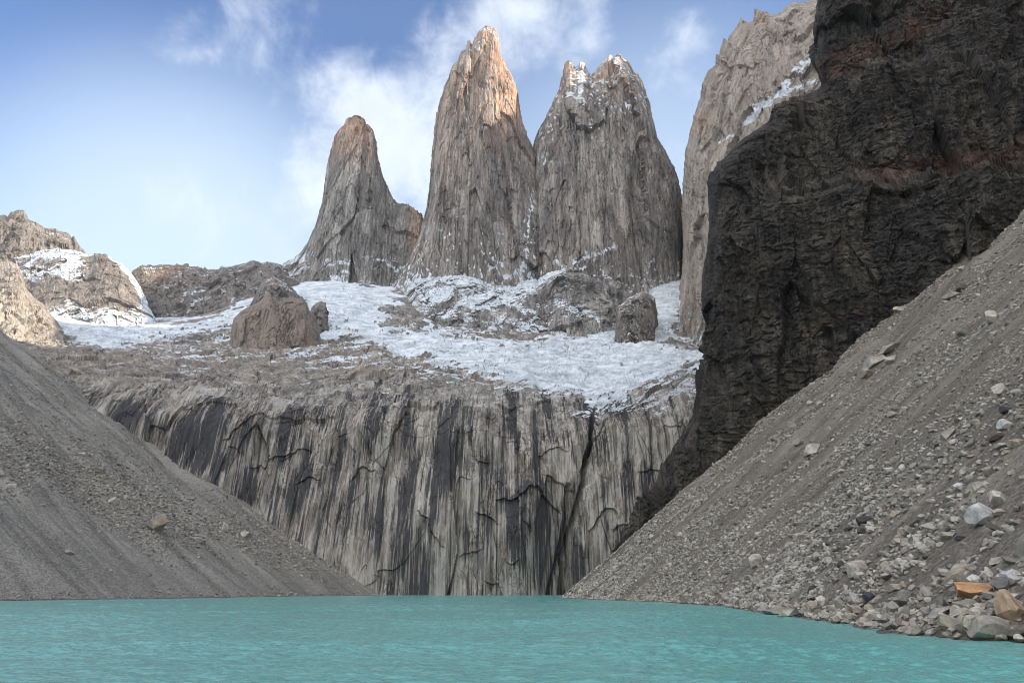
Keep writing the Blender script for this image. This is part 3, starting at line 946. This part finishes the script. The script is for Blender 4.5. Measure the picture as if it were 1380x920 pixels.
def _shore_from_px(pts):
    out = []
    for px, py in pts:
        d = rdir(px, py)
        k = -CAM_Z / d[2]
        out.append((d[1] * k, d[0] * k))
    return sorted(out)


SR = _shore_from_px([(1378, 864), (1290, 861), (1210, 853), (1150, 842), (1110, 835), (1040, 827), (985, 817), (900, 811), (820, 808), (757, 805)])
SRy = [-600, 10, 35] + [a for a, b in SR] + [SR[-1][0] + 14, SR[-1][0] + 50, SR[-1][0] + 230]
SRx = [30, 33, 36] + [b for a, b in SR] + [SR[-1][1] + 2, SR[-1][1] + 50, SR[-1][1] + 300]
SL = _shore_from_px([(0, 809), (120, 807.6), (250, 805.5), (400, 803), (545, 801)])
SLy = [-100, 100] + [a for a, b in SL] + [SL[-1][0] + 150]
SLx = [-230, -200] + [b for a, b in SL] + [SL[-1][1] + 60]
print('shore R', [(round(a), round(b)) for a, b in SR]); print('shore L', [(round(a), round(b)) for a, b in SL])


def hR(x, y, detail=True):
    """height of the right scree slope"""
    xs = np.interp(y, SRy, SRx)
    u = x - xs
    z = .79 * u
    z = np.where(u < 0, .35 * u, z) + .30 * np.clip(u - 400, 0, 500)  # out-of-view upper slope steepened to keep left scree and dark cliff in shade
    # gentler boulder apron near the camera
    ap = sstep(130, 60, y)
    z = z - ap * (.30 * np.clip(u, 0, 10)) 
    P = np.stack([x, y, 0 * x], -1)
    z = z + 2.0 * sstep(5, 40, u) * fbm(P, (60, 22, 1), 3, 401) + 7 * sstep(12, 80, u) * sstep(230, 350, y) * fbm(P, (38, 34, 1), 4, 404)
    if detail:
        # chutes running down the slope
        z = z + sstep(4, 30, u) * (1.1 * fbm(P, (60, 5.5, 1), 3, 402) + .25 * fbm(P, (30, 1.8, 1), 2, 405)) + .16 * fbm(P, (2.2, 2.2, 1), 3, 403)
    return z - .15


def hL(x, y, detail=True):
    xs = np.interp(y, SLy, SLx)
    u = xs - x
    z = np.where(u < 0, .35 * u, .56 * u)
    z = z - 1.3 * np.clip(y - 592, 0, 400) * sstep(40, 120, u)
    P = np.stack([x, y, 0 * x], -1)
    yy = y + .383 * x
    Pc = np.stack([x, yy, 0 * x], -1)
    z = z + 3.0 * sstep(10, 90, u) * fbm(Pc, (150, 42, 1), 3, 411)
    # shallow moraine ridges and a small eroded bank
    z = z + 7 * sstep(30, 90, u) * fbm(Pc, (70, 45, 1), 3, 415)
    if detail:
        z = z + sstep(5, 50, u) * (1.9 * fbm(Pc, (120, 9, 1), 4, 412, gain=.6)) + .3 * fbm(P, (4, 4, 1), 3, 413)
    return z - .2


def scree_mat(name, dark, mid, light, fine, skew, runny):
    m, n, bs = newmat(name)
    g = n.n('ShaderNodeNewGeometry'); pos = g.outputs['Position']
    sp = n.n('ShaderNodeSeparateXYZ'); n.put(sp.inputs[0], pos)
    cb = n.n('ShaderNodeCombineXYZ')
    n.put(cb.inputs[0], n.m('MULTIPLY', sp.outputs[0], 1 / 70)); n.put(cb.inputs[1], n.m('MULTIPLY', n.m('ADD', sp.outputs[1], n.m('MULTIPLY', sp.outputs[0], skew)), runny))
    a = n.noise(cb.outputs[0], 1.0, 6, .62, .4)
    b = n.noise(n.vm('MULTIPLY', pos, (1 / fine,) * 3), 1.0, 5, .75)
    vor = n.n('ShaderNodeTexVoronoi'); n.put(vor.inputs['Vector'], n.vm('MULTIPLY', pos, (1 / fine,) * 3)); vor.inputs['Scale'].default_value = 1.3
    vc = n.n('ShaderNodeSeparateColor'); n.put(vc.inputs[0], vor.outputs['Color'])
    vd = n.mr(vor.outputs['Distance'], .15, .75, 1, 0)
    f = n.m('ADD', n.m('MULTIPLY', a, .55), n.m('ADD', n.m('MULTIPLY', b, .3), n.m('MULTIPLY', vc.outputs[0], .18)))
    f = n.mr(f, .36, .66, smooth=False)
    col = n.ramp(f, [(0, dark), (.5, mid), (1, light)])
    wet = n.mr(n.m('ADD', sp.outputs[2], n.m('MULTIPLY', b, .5)), .45, .8, .6, 0)
    col = n.mix(wet, col, (.03, .028, .025))
    n.put(bs.inputs['Base Color'], col)
    bs.inputs['Roughness'].default_value = .95
    bs.inputs['Specular IOR Level'].default_value = .2
    bm = n.n('ShaderNodeBump'); bm.inputs['Strength'].default_value = .9; bm.inputs['Distance'].default_value = fine * .5
    n.put(bm.inputs['Height'], n.m('ADD', n.m('MULTIPLY', vd, .5), n.m('MULTIPLY', b, .7)))
    n.put(bs.inputs['Normal'], bm.outputs[0])
    return m


M_SR = scree_mat('brown_grey_scree', (.066, .058, .048), (.142, .128, .107), (.245, .226, .195), .55, 0, 1 / 9)
M_SL = scree_mat('grey_scree', (.095, .091, .080), (.185, .180, .163), (.29, .282, .258), .9, .383, 1 / 13)


def slope_grid(h, shore_y, shore_x, side, ys, us):
    Y, U = np.meshgrid(ys, us, indexing='ij')
    xs = np.interp(Y, shore_y, shore_x)
    X = xs + side * U
    return np.stack([X, Y, h(X, Y)], -1)


ysR = np.concatenate([np.linspace(-500, 5, 60)[:-1], np.linspace(5, 120, 380), np.linspace(120, 560, 560)[1:]])
usR = np.concatenate([np.linspace(-8, 60, 360), 60 + 360 * np.linspace(0, 1, 420)[1:] ** 1.15, np.linspace(420, 1150, 60)[1:]])
G = slope_grid(hR, SRy, SRx, 1, ysR, usR)
o = grid_obj('terrain', G, M_SR, smooth=True)
tag(o, 'steep brown-grey scree slope on the right running down from the dark cliff to the lake', 'scree slope', kind='structure')
ysL = np.linspace(60, 720, 760)
usL = np.concatenate([np.linspace(-10, 380, 560), np.linspace(380, 700, 120)[1:]])
G = slope_grid(hL, SLy, SLx, -1, ysL, usL)
o = grid_obj('terrain', G, M_SL, smooth=True)
tag(o, 'smooth grey scree slope on the left running down to the lake', 'scree slope', kind='structure')

# ground far below everything, out to the horizon
gp = np.array([[[-3500, -1500, -12], [3500, -1500, -12]], [[-3500, 3500, -12], [3500, 3500, -12]]], float)
o = grid_obj('ground', gp, M_SL)
tag(o, 'valley floor under the lake', 'ground', kind='structure')

# ------------------------------------------------------------------ stones
PH = (1 + 5 ** .5) / 2
ICO_V = np.array([(-1, PH, 0), (1, PH, 0), (-1, -PH, 0), (1, -PH, 0), (0, -1, PH), (0, 1, PH), (0, -1, -PH), (0, 1, -PH), (PH, 0, -1), (PH, 0, 1), (-PH, 0, -1), (-PH, 0, 1)], float)
ICO_V /= np.linalg.norm(ICO_V[0])
ICO_F = np.array([(0, 11, 5), (0, 5, 1), (0, 1, 7), (0, 7, 10), (0, 10, 11), (1, 5, 9), (5, 11, 4), (11, 10, 2), (10, 7, 6), (7, 1, 8), (3, 9, 4), (3, 4, 2), (3, 2, 6), (3, 6, 8), (3, 8, 9), (4, 9, 5), (2, 4, 11), (6, 2, 10), (8, 6, 7), (9, 8, 1)])


def subdiv(V, Fc):
    V = list(map(tuple, V)); mid = {}; out = []
    def md(a, b):
        k = (min(a, b), max(a, b))
        if k not in mid:
            p = (np.array(V[a]) + np.array(V[b])); p /= np.linalg.norm(p)
            mid[k] = len(V); V.append(tuple(p))
        return mid[k]
    for a, b, c in Fc:
        x, y, z = md(a, b), md(b, c), md(c, a)
        out += [(a, x, z), (b, y, x), (c, z, y), (x, y, z)]
    return np.array(V), np.array(out)


ICO1 = subdiv(ICO_V, ICO_F)
ICO2 = subdiv(*ICO1)
ICO3 = subdiv(*ICO2)
ICO4 = subdiv(*ICO3)


def cut_rock(rng, base, ncut=9, keep=.62, rough=0.0):
    """a broken stone: a ball sliced by random planes, so it has flat faces and sharp arrises"""
    V = base[0].copy()
    D_ = rng.normal(size=(ncut, 3)); D_ /= np.linalg.norm(D_, axis=1)[:, None]
    # blocky bias: some nearly opposite/orthogonal cuts
    q = np.linalg.qr(rng.normal(size=(3, 3)))[0]
    D_ = np.concatenate([q, -q, D_]) + 0
    D_ += rng.normal(size=D_.shape) * .13
    D_ /= np.linalg.norm(D_, axis=1)[:, None]
    for dd in D_:
        k = keep * rng.uniform(.8, 1.3)
        s = V @ dd
        V = V - np.maximum(s - k, 0)[:, None] * dd
    if rough:
        V = V * (1 + rough * fbm(V + rng.uniform(0, 50), .5, 3, 3))[:, None]
    V /= np.abs(V).max()
    return V


def rot(rng, n, tilt=.5):
    a = rng.uniform(0, 2 * np.pi, n); b = rng.normal(0, tilt, n); c = rng.normal(0, tilt, n)
    ca, sa, cb, sb, cc, sc_ = np.cos(a), np.sin(a), np.cos(b), np.sin(b), np.cos(c), np.sin(c)
    Rz = np.zeros((n, 3, 3)); Rz[:, 0, 0] = ca; Rz[:, 0, 1] = -sa; Rz[:, 1, 0] = sa; Rz[:, 1, 1] = ca; Rz[:, 2, 2] = 1
    Rx = np.zeros((n, 3, 3)); Rx[:, 0, 0] = 1; Rx[:, 1, 1] = cb; Rx[:, 1, 2] = -sb; Rx[:, 2, 1] = sb; Rx[:, 2, 2] = cb
    Ry = np.zeros((n, 3, 3)); Ry[:, 1, 1] = 1; Ry[:, 0, 0] = cc; Ry[:, 0, 2] = sc_; Ry[:, 2, 0] = -sc_; Ry[:, 2, 2] = cc
    return Ry @ Rx @ Rz


def stone_mat(name, use_obj):
    m, n, bs = newmat(name)
    if use_obj:
        r = n.n('ShaderNodeObjectInfo'); rnd = r.outputs['Random']; colin = r.outputs['Color']
        pos = n.n('ShaderNodeTexCoord').outputs['Object']
    else:
        rnd = n.attr('rnd')
        pos = n.n('ShaderNodeNewGeometry').outputs['Position']
        colin = None
    if use_obj:
        base = colin
        b = n.noise(n.vm('ADD', pos, (3, 1, 2)), 1.7, 7, .65, .2)
        b2 = n.noise(pos, 9.0, 6, .7)
        col = n.mix(n.mr(b, .35, .65), n.mix(1.0, base, (.62, .62, .62), 'MULTIPLY'), n.mix(1.0, base, (1.18, 1.16, 1.12), 'MULTIPLY'))
        col = n.mix(n.mr(b2, .56, .68, 0, .6), col, n.mix(1.0, base, (.42, .43, .42), 'MULTIPLY'))
        h = n.m('ADD', n.m('MULTIPLY', b, .8), n.m('MULTIPLY', b2, .4)); dist = .18
    else:
        col = n.ramp(rnd, [(0, (.045, .043, .042)), (.08, (.10, .095, .085)), (.4, (.27, .255, .225)), (.75, (.43, .41, .365)), (.93, (.56, .54, .49)), (1.0, (.30, .18, .11))])
        b = n.noise(pos, 2.2, 5, .65)
        col = n.mix(n.mr(b, .3, .7, 0, .45), col, (.09, .085, .075))
        h = b; dist = .12
    zs = n.n('ShaderNodeSeparateXYZ'); n.put(zs.inputs[0], n.n('ShaderNodeNewGeometry').outputs['Position'])
    col = n.mix(n.mr(n.m('ADD', zs.outputs[2], n.m('MULTIPLY', b, .25)), .28, .42, .72, 0), col, (.035, .033, .028))
    n.put(bs.inputs['Base Color'], col)
    bs.inputs['Roughness'].default_value = .85
    bs.inputs['Specular IOR Level'].default_value = .3
    bm = n.n('ShaderNodeBump'); bm.inputs['Strength'].default_value = .6; bm.inputs['Distance'].default_value = dist
    n.put(bm.inputs['Height'], h); n.put(bs.inputs['Normal'], bm.outputs[0])
    return m


M_STONES = stone_mat('rubble_stone', False)
M_BOULD = stone_mat('boulder_stone', True)


def scatter(name, pts, sizes, rng, base, nproto, flat=.6, rndv=None, sink=.25, keep=.5):
    protos = [cut_rock(rng, base, keep=keep) for _ in range(nproto)]
    n = len(pts)
    which = rng.integers(0, nproto, n)
    Rm = rot(rng, n, .45)
    sc_ = np.stack([rng.uniform(.8, 1.35, n), rng.uniform(.6, 1.0, n), flat * rng.uniform(.7, 1.3, n)], 1)
    nvb = len(base[0])
    V = np.empty((n, nvb, 3))
    for k in range(nproto):
        i = np.where(which == k)[0]
        if len(i):
            q = protos[k][None] * sc_[i][:, None, :]
            V[i] = np.einsum('nij,nvj->nvi', Rm[i], q)
    V = V * (sizes / 2)[:, None, None] + pts[:, None, :]
    V[..., 2] += (sizes * flat * (.5 - sink))[:, None]
    Fc = (base[1][None] + (np.arange(n) * nvb)[:, None, None]).reshape(-1, 3)
    rv = rng.uniform(0, 1, n) if rndv is None else rndv
    return add_obj(name, mesh_from(name, V.reshape(-1, 3), Fc, M_STONES, dict(rnd=np.repeat(rv, nvb))))


rng = np.random.default_rng(7)


def sample_slope(n, h, sy, sx, side, y0, y1, u0, u1, ypow=1.0, upow=1.0):
    y = y0 + (y1 - y0) * rng.uniform(0, 1, n) ** ypow
    u = u0 + (u1 - u0) * rng.uniform(0, 1, n) ** upow
    x = np.interp(y, sy, sx) + side * u
    return np.stack([x, y, h(x, y)], -1)


def in_view(P, m=40):
    px, py = proj(P)
    return (px > -m) & (px < 1380 + m) & (py > -m) & (py < 920 + m) & (P[:, 1] > 5)


# right slope: cover is densest near the water and the camera
def pick_right(n):
    """stones spread so that every part of the slope seen in the picture gets cover, sized with a power law"""
    P = sample_slope(n, hR, SRy, SRx, 1, 25, 470, -1.5, 330, ypow=1.7, upow=1.9)
    return P[in_view(P, 120)]


pix = lambda P: F / np.linalg.norm(P, axis=1)       # pixels per metre
P = pick_right(330000)
px, py = proj(P)
dist = np.linalg.norm(P, axis=1)
patch = fbm(P, (55, 10, 40), 3, 431)
# rubble fans where the stones lie thick
lowr = sstep(900, 1250, px) * sstep(560, 760, py)
keepp = np.clip(.34 + .55 * sstep(600, 760, py) + 3.4 * patch, .04, 1)
k = rng.uniform(0, 1, len(P)) < keepp
P, dist, px, py = P[k], dist[k], px[k], py[k]
s = (.0021 + .0016 * sstep(900, 1300, px) * sstep(560, 760, py)) * dist * (1 + .9 * (rng.pareto(2.6, len(P)))) * rng.uniform(.7, 1.2, len(P))
s = np.minimum(s, 1.2 + 1.2 * rng.random(len(s)))
k = np.argsort(-s)
P, s = P[k][:70000], s[k][:70000]
rv = np.clip(rng.beta(2.2, 2.2, len(P)) + .06 * rng.normal(size=len(P)), 0, .97)
big = s > .75
o = scatter('rubble', P[~big], s[~big], rng, (ICO_V, ICO_F), 24, flat=.55, rndv=rv[~big], keep=.6)
tag(o, 'countless small pale broken stones covering the right scree slope', 'rubble', kind='stuff')
P2, s2, rv2 = P[big], s[big], rv[big]
o = scatter('rubble', P2, s2, rng, ICO1, 24, flat=.6, rndv=rv2)
tag(o, 'larger broken stones strewn over the right scree slope', 'rubble', kind='stuff')
# left slope
P = sample_slope(90000, hL, SLy, SLx, -1, 180, 600, -1.0, 330, ypow=.9, upow=1.3)
P = P[in_view(P)]
dist = np.linalg.norm(P, axis=1)
u = np.interp(P[:, 1], SLy, SLx) - P[:, 0]
patch = fbm(P, (70, 20, 40), 3, 441)
q0x, q0y = proj(P)
band0 = sstep(-30, 40, pip(q0x, q0y, [(0, 560), (60, 590), (150, 620), (260, 670), (400, 720), (470, 770), (400, 760), (300, 740), (200, 735), (60, 660), (0, 670)]))
keepp = np.clip(.10 + .5 * band0 + .9 * sstep(8, 1, u) + .9 * (patch > .2) * patch * 1.6 + .25 * sstep(60, 120, u), 0, 1)
k = rng.uniform(0, 1, len(P)) < keepp
P, dist = P[k][:34000], dist[k][:34000]
qx, qy = proj(P)
band = sstep(-30, 40, pip(qx, qy, [(0, 560), (60, 590), (150, 620), (260, 670), (400, 720), (470, 770), (400, 760), (300, 740), (200, 735), (60, 660), (0, 670)]))
s = (.0010 + .0017 * band) * dist * (1 + .8 * rng.pareto(2.8, len(P)))
s = np.minimum(s, 2.4)
rv = np.clip(rng.normal(.5, .17, len(P)), .03, .93)
o = scatter('rubble', P, s, rng, (ICO_V, ICO_F), 20, flat=.6, rndv=rv)
tag(o, 'small grey stones scattered over the left scree slope', 'rubble', kind='stuff')


# ------------------------------------------------------------------ boulders, one object each
def hit(h, px, py, maxd=700):
    d = rdir(px, py)
    ks = np.linspace(20, maxd, 6000)
    Pt = np.array([0, 0, CAM_Z]) + d[None] * ks[:, None]
    hh = h(Pt[:, 0], Pt[:, 1])
    hh = np.maximum(hh, 0.0)
    i = np.argmax(Pt[:, 2] <= hh)
    return Pt[i], ks[i]


def boulder_mesh(seed, stretch=(1, 1, 1), keep=.62, ncut=7):
    r_ = np.random.default_rng(seed)
    V = cut_rock(r_, ICO4, ncut=ncut, keep=keep, rough=.035) * np.array(stretch)
    return mesh_from('boulder', V, ICO4[1], M_BOULD)


PROT = [boulder_mesh(500 + i, (1.0, .8, .62), keep=[.55, .62, .7][i % 3]) for i in range(12)]
SLAB = [boulder_mesh(600 + i, (1.0, .72, .34), keep=.55) for i in range(6)]
GREY, PALE, TAN, ORG, DRK, WHT = (.27, .26, .24), (.42, .40, .36), (.36, .32, .26), (.46, .27, .14), (.06, .058, .058), (.52, .52, .52)
nb = 0


def boulder(px, py, wpx, hpx, col, label, slab=False, lean=0.0, group=None, side='R', idx=None, sink=.22, yaw=None):
    """px,py: centre of the boulder in the photo, wpx/hpx its size there"""
    global nb
    h = hR if side == 'R' else hL
    p, k = hit(h, px, py + hpx * .30)
    me = (SLAB if slab else PROT)[(nb if idx is None else idx) % (6 if slab else 12)]
    nb += 1
    o = bpy.data.objects.new('boulder', me)
    COL.objects.link(o)
    wm = 1.13 * wpx * k / F; hm = 1.13 * hpx * k / F
    bz = .34 if slab else .62
    o.scale = (wm / 2 * 1.05, wm / 2 * 1.0, hm / 2 / bz * 1.0)
    rr = random.Random(nb * 13 + 5)
    o.rotation_euler = (rr.uniform(-.15, .15), lean, rr.uniform(-.5, .5) if yaw is None else yaw)
    o.location = (p[0], p[1] + wm * .15, p[2] + hm * (.5 - sink))
    jj = rr.uniform(.82, 1.12)
    o.color = tuple(c * jj * rr.uniform(.985, 1.015) for c in col) + (1,)
    tag(o, label, 'boulder', group)
    return o


SG = 'boulders on the right scree and shore'
B = [
 (1318, 799, 58, 26, ORG, 'orange-brown wedge boulder with a flat top, resting above the shoreline boulders', 0, 0.05),
 (1369, 822, 46, 46, (.38, .29, .20), 'rounded orange-tan boulder at the right edge just above the water', 0, 0),
 (1340, 850, 52, 34, (.25, .24, .21), 'big grey boulder at the waterline with a nearly flat front, second from the right edge', 0, 0),
 (1374, 856, 34, 18, (.12, .115, .11), 'low dark slab in the water at the right edge', 1, -.3),
 (1282, 840, 34, 24, (.29, .27, .22), 'rounded olive-grey boulder on the shore in front of the orange one', 0, 0),
 (1330, 694, 44, 30, WHT, 'large pale grey triangular boulder halfway up the right edge of the slope', 0, -.2),
 (1350, 672, 30, 22, PALE, 'cream boulder directly above the large pale grey triangular one', 0, .1),
 (1308, 818, 30, 24, (.24, .24, .20), 'greenish-grey pyramid boulder just below the orange wedge', 0, 0),
 (1300, 772, 46, 15, TAN, 'long leaning tan slab sloping down to the left above the orange wedge', 1, -.65),
 (1320, 782, 26, 18, WHT, 'pale grey boulder right behind the orange wedge', 0, 0),
 (1332, 776, 22, 14, PALE, 'small white boulder touching the tip of the leaning tan slab', 0, 0),
 (1367, 778, 28, 20, (.5, .5, .52), 'pale blue-grey boulder by the right edge above the orange-tan boulder', 0, .2),
 (1352, 790, 24, 22, (.17, .17, .17), 'dark grey boulder between the orange wedge and the right edge', 0, 0),
 (1366, 805, 40, 14, (.5, .5, .52), 'flat pale bluish slab lying on top of the orange-tan boulder', 1, -.1),
 (1315, 842, 28, 22, TAN, 'tan split boulder left of the big flat-fronted grey one', 0, .2),
 (1300, 846, 22, 18, GREY, 'small grey boulder wedged between the olive-grey and tan shore boulders', 0, 0),
 (1298, 828, 28, 18, PALE, 'cream angular boulder behind the olive-grey shore boulder', 0, .1),
 (1275, 824, 44, 13, PALE, 'long pale slab lying along the shore behind the olive-grey boulder', 1, -.3),
 (1230, 850, 28, 12, (.22, .2, .17), 'low brown boulder at the waterline left of the olive-grey one', 0, 0),
 (1222, 806, 26, 22, (.20, .195, .18), 'dark grey tilted block standing alone on the lower slope', 0, -.5),
 (1160, 767, 34, 24, PALE, 'large cream boulder with a shaded front on the lower slope above the shore', 0, -.2),
 (1112, 811, 22, 17, PALE, 'pale cream boulder with a dark cleft at the shore left of the cream pair', 0, .2),
 (1095, 818, 20, 15, TAN, 'tan boulder at the shore touching the cleft cream boulder', 0, 0),
 (1051, 825, 40, 13, (.27, .26, .23), 'low flat grey boulder jutting into the water at the start of the rocky shore', 0, 0),
 (1091, 829, 16, 8, GREY, 'small rounded grey boulder in the water beside the low flat one', 0, 0),
 (1136, 833, 20, 15, PALE, 'cream boulder at the waterline right of the cleft one', 0, 0),
 (1020, 757, 20, 18, PALE, 'pale tilted boulder alone on the fine rubble of the lower middle slope', 0, -.6),
 (1215, 758, 22, 12, PALE, 'cream block in the pale rubble patch of the lower slope', 0, 0),
 (1281, 721, 22, 13, (.38, .38, .30), 'yellow-green tinged boulder below the large triangular one', 0, 0),
 (1166, 702, 22, 13, DRK, 'upper of two dark boulders in the middle of the rubble', 0, -.3),
 (1164, 716, 14, 12, DRK, 'lower of two dark boulders in the middle of the rubble', 0, 0),
 (1173, 804, 14, 14, (.05, .055, .07), 'small blue-black boulder among brown stones above the shore', 0, 0),
 (1320, 654, 26, 12, PALE, 'long pale boulder left of the cream one', 1, -.4),
 (1298, 655, 20, 12, WHT, 'small pale block above and left of the large triangular boulder', 0, 0),
 (1096, 607, 32, 17, PALE, 'pale slanted slab with a dark underside alone on the middle slope', 1, -.45),
 (1065, 575, 26, 12, PALE, 'pale elongated boulder half-buried where the slope meets the dark cliff', 1, -.8),
 (1077, 597, 16, 12, GREY, 'grey boulder just left of the pale slanted slab', 0, -.4),
 (1093, 543, 12, 8, PALE, 'small pale boulder at the edge of the scree under the dark cliff', 0, 0),
 (1182, 486, 34, 14, PALE, 'broad pale slab, middle of the boulder cluster at the scree edge', 1, -.4),
 (1171, 503, 24, 15, TAN, 'tan boulder at the lower end of the cluster at the scree edge', 0, 0),
 (1203, 484, 20, 15, PALE, 'cream boulder right of the broad slab in the scree-edge cluster', 0, -.2),
 (1206, 466, 44, 14, (.33, .31, .26), 'long boulder with a dark underside at the top of the scree-edge cluster', 1, -.35),
 (1216, 416, 18, 10, PALE, 'pale boulder under the dark cliff above the scree-edge cluster', 0, 0),
 (1288, 398, 24, 11, (.33, .31, .26), 'tan boulder below a brown one near the top of the scree', 1, .1),
 (1300, 386, 20, 12, (.13, .12, .105), 'brown boulder near the top of the scree beside the cliff', 0, 0),
 (1300, 361, 14, 7, PALE, 'highest pale boulder at the head of the scree', 0, 0),
 (1340, 427, 22, 20, PALE, 'tall pale boulder in the upper right of the scree', 0, -.6),
 (1304, 446, 26, 8, PALE, 'thin pale slab lying flat in the upper right scree', 1, .1),
 (1352, 526, 20, 18, PALE, 'cream boulder pair member near the right edge, upper slope', 0, -.5),
 (1205, 558, 18, 9, PALE, 'lone pale boulder on smooth grit in the upper middle slope', 0, -.2),
 (1280, 584, 26, 12, PALE, 'pale splintered slab on the smooth grit near the right', 1, -.8),
 (1345, 510, 18, 9, PALE, 'pale flat boulder above the cream one on the upper right slope', 0, 0),
 (1358, 552, 18, 14, DRK, 'black boulder at the right edge of the upper slope', 0, 0),
 (1360, 572, 24, 16, WHT, 'whitish boulder right below the black one', 0, 0),
 (1348, 588, 26, 12, (.09, .08, .075), 'dark brown slab below the whitish boulder', 1, -.3),
 (1372, 596, 20, 14, TAN, 'tan boulder touching the right edge under the whitish one', 0, 0),
 (1320, 655, 24, 10, PALE, 'pale tilted slab in the thick rubble of the right slope', 1, -.6),
 (1283, 671, 20, 10, PALE, 'pale slab at the left border of the thick rubble', 1, -.1),
]
for b in B:
    boulder(b[0], b[1], b[2], b[3], b[4], b[5], bool(b[6]), b[7], SG)
# left slope boulders
LB = [(210, 707, 22, 26, (.34, .29, .23), 'largest tan boulder in the middle of the left scree slope', 0, .3),
      (196, 709, 16, 10, GREY, 'grey slab leaning against the largest tan boulder of the left slope', 1, .4),
      (150, 676, 12, 10, PALE, 'pale boulder in the stone band above the largest tan boulder of the left slope', 0, 0),
      (169, 671, 9, 8, PALE, 'small pale block at the upper end of the stone band on the left slope', 0, 0),
      (133, 634, 16, 7, (.2, .19, .17), 'thin dark-edged slab high on the left slope', 1, .1),
      (108, 612, 12, 6, PALE, 'pale flat stone high on the left slope, upper neighbour of the thin slab', 0, 0),
      (329, 720, 16, 11, PALE, 'pale boulder with rubble around it on the right part of the left slope', 0, 0),
      (301, 712, 9, 13, PALE, 'upright pale stone just left of the pale boulder with rubble', 0, .3),
      (268, 728, 14, 8, GREY, 'grey flat boulder low on the left slope, facing the headwall', 0, .3),
      (92, 744, 12, 6, PALE, 'small pale slab low on the smooth grit of the left slope', 1, .3),
      (14, 655, 12, 8, PALE, 'pale stone at the left edge of the left slope', 0, 0),
      (174, 598, 8, 6, TAN, 'tan stone on the skyline edge of the left slope', 0, 0)]
for b in LB:
    boulder(b[0], b[1], b[2], b[3], b[4], b[5], bool(b[6]), b[7], 'boulders on the left scree', side='L')

# the rest of the shore and slope boulders
rr = random.Random(3)
SH = [(1045, 826), (1110, 834), (1150, 842), (1210, 852), (1290, 861), (1378, 864)]
cnt = 0
for i in range(100):
    x = 1040 + 340 * (i + rr.random()) / 100.
    y = np.interp(x, [p[0] for p in SH], [p[1] for p in SH]) - rr.uniform(1, 48 * (x - 1000) / 380 + 4)
    sz = rr.uniform(8, 13) + 15 * rr.random() ** 1.6 * (x - 1000) / 380
    boulder(x, y, sz * rr.uniform(1, 1.5), sz * rr.uniform(.65, .95), rr.choice([GREY, PALE, PALE, TAN, TAN, (.3, .28, .24), (.2, .19, .175)]), 'mid-sized angular boulder packed among others along the lakeshore rubble', rr.random() < .25, rr.uniform(-.35, .35), 'shoreline boulders')
    cnt += 1
for i in range(90):
    x = rr.uniform(1060, 1378)
    t = rr.random() ** .8
    ytop = 880 - (x - 755) * .72 + 60
    y = ytop + (840 - ytop) * t
    sz = rr.uniform(6, 10) + 13 * t * rr.random() ** 2
    boulder(x, y, sz * rr.uniform(1, 1.6), sz * rr.uniform(.55, .85), rr.choice([GREY, PALE, PALE, TAN, (.3, .28, .24), DRK]), 'small angular boulder scattered on the open rubble of the right slope', rr.random() < .35, rr.uniform(-.6, .1), 'scattered slope boulders')
print('boulders', nb, 'objects', len(bpy.data.objects), 'verts', sum(len(m.vertices) for m in bpy.data.meshes))

# ------------------------------------------------------------------ air
bx = bpy.data.meshes.new('haze')
X0, X1, Y0, Y1, Z0, Z1 = -3600., 3600., -1600., 3600., -14., 1900.
hv = [(x, y, z) for x in (X0, X1) for y in (Y0, Y1) for z in (Z0, Z1)]
bx.from_pydata(hv, [], [(0, 1, 3, 2), (4, 6, 7, 5), (0, 4, 5, 1), (2, 3, 7, 6), (0, 2, 6, 4), (1, 5, 7, 3)])
ho = add_obj('haze', bx)
hm = bpy.data.materials.new('air'); hm.use_nodes = True
hn = NT(hm.node_tree)
pv = hn.n('ShaderNodeVolumePrincipled')
pv.inputs['Color'].default_value = (.80, .88, 1, 1)
pv.inputs['Density'].default_value = HAZE_D
pv.inputs['Anisotropy'].default_value = .2
oo = hn.n('ShaderNodeOutputMaterial')
hm.node_tree.links.new(pv.outputs[0], oo.inputs['Volume'])
bx.materials.append(hm)
tag(ho, 'thin bluish mountain air over the lake and towers', 'haze', kind='stuff')
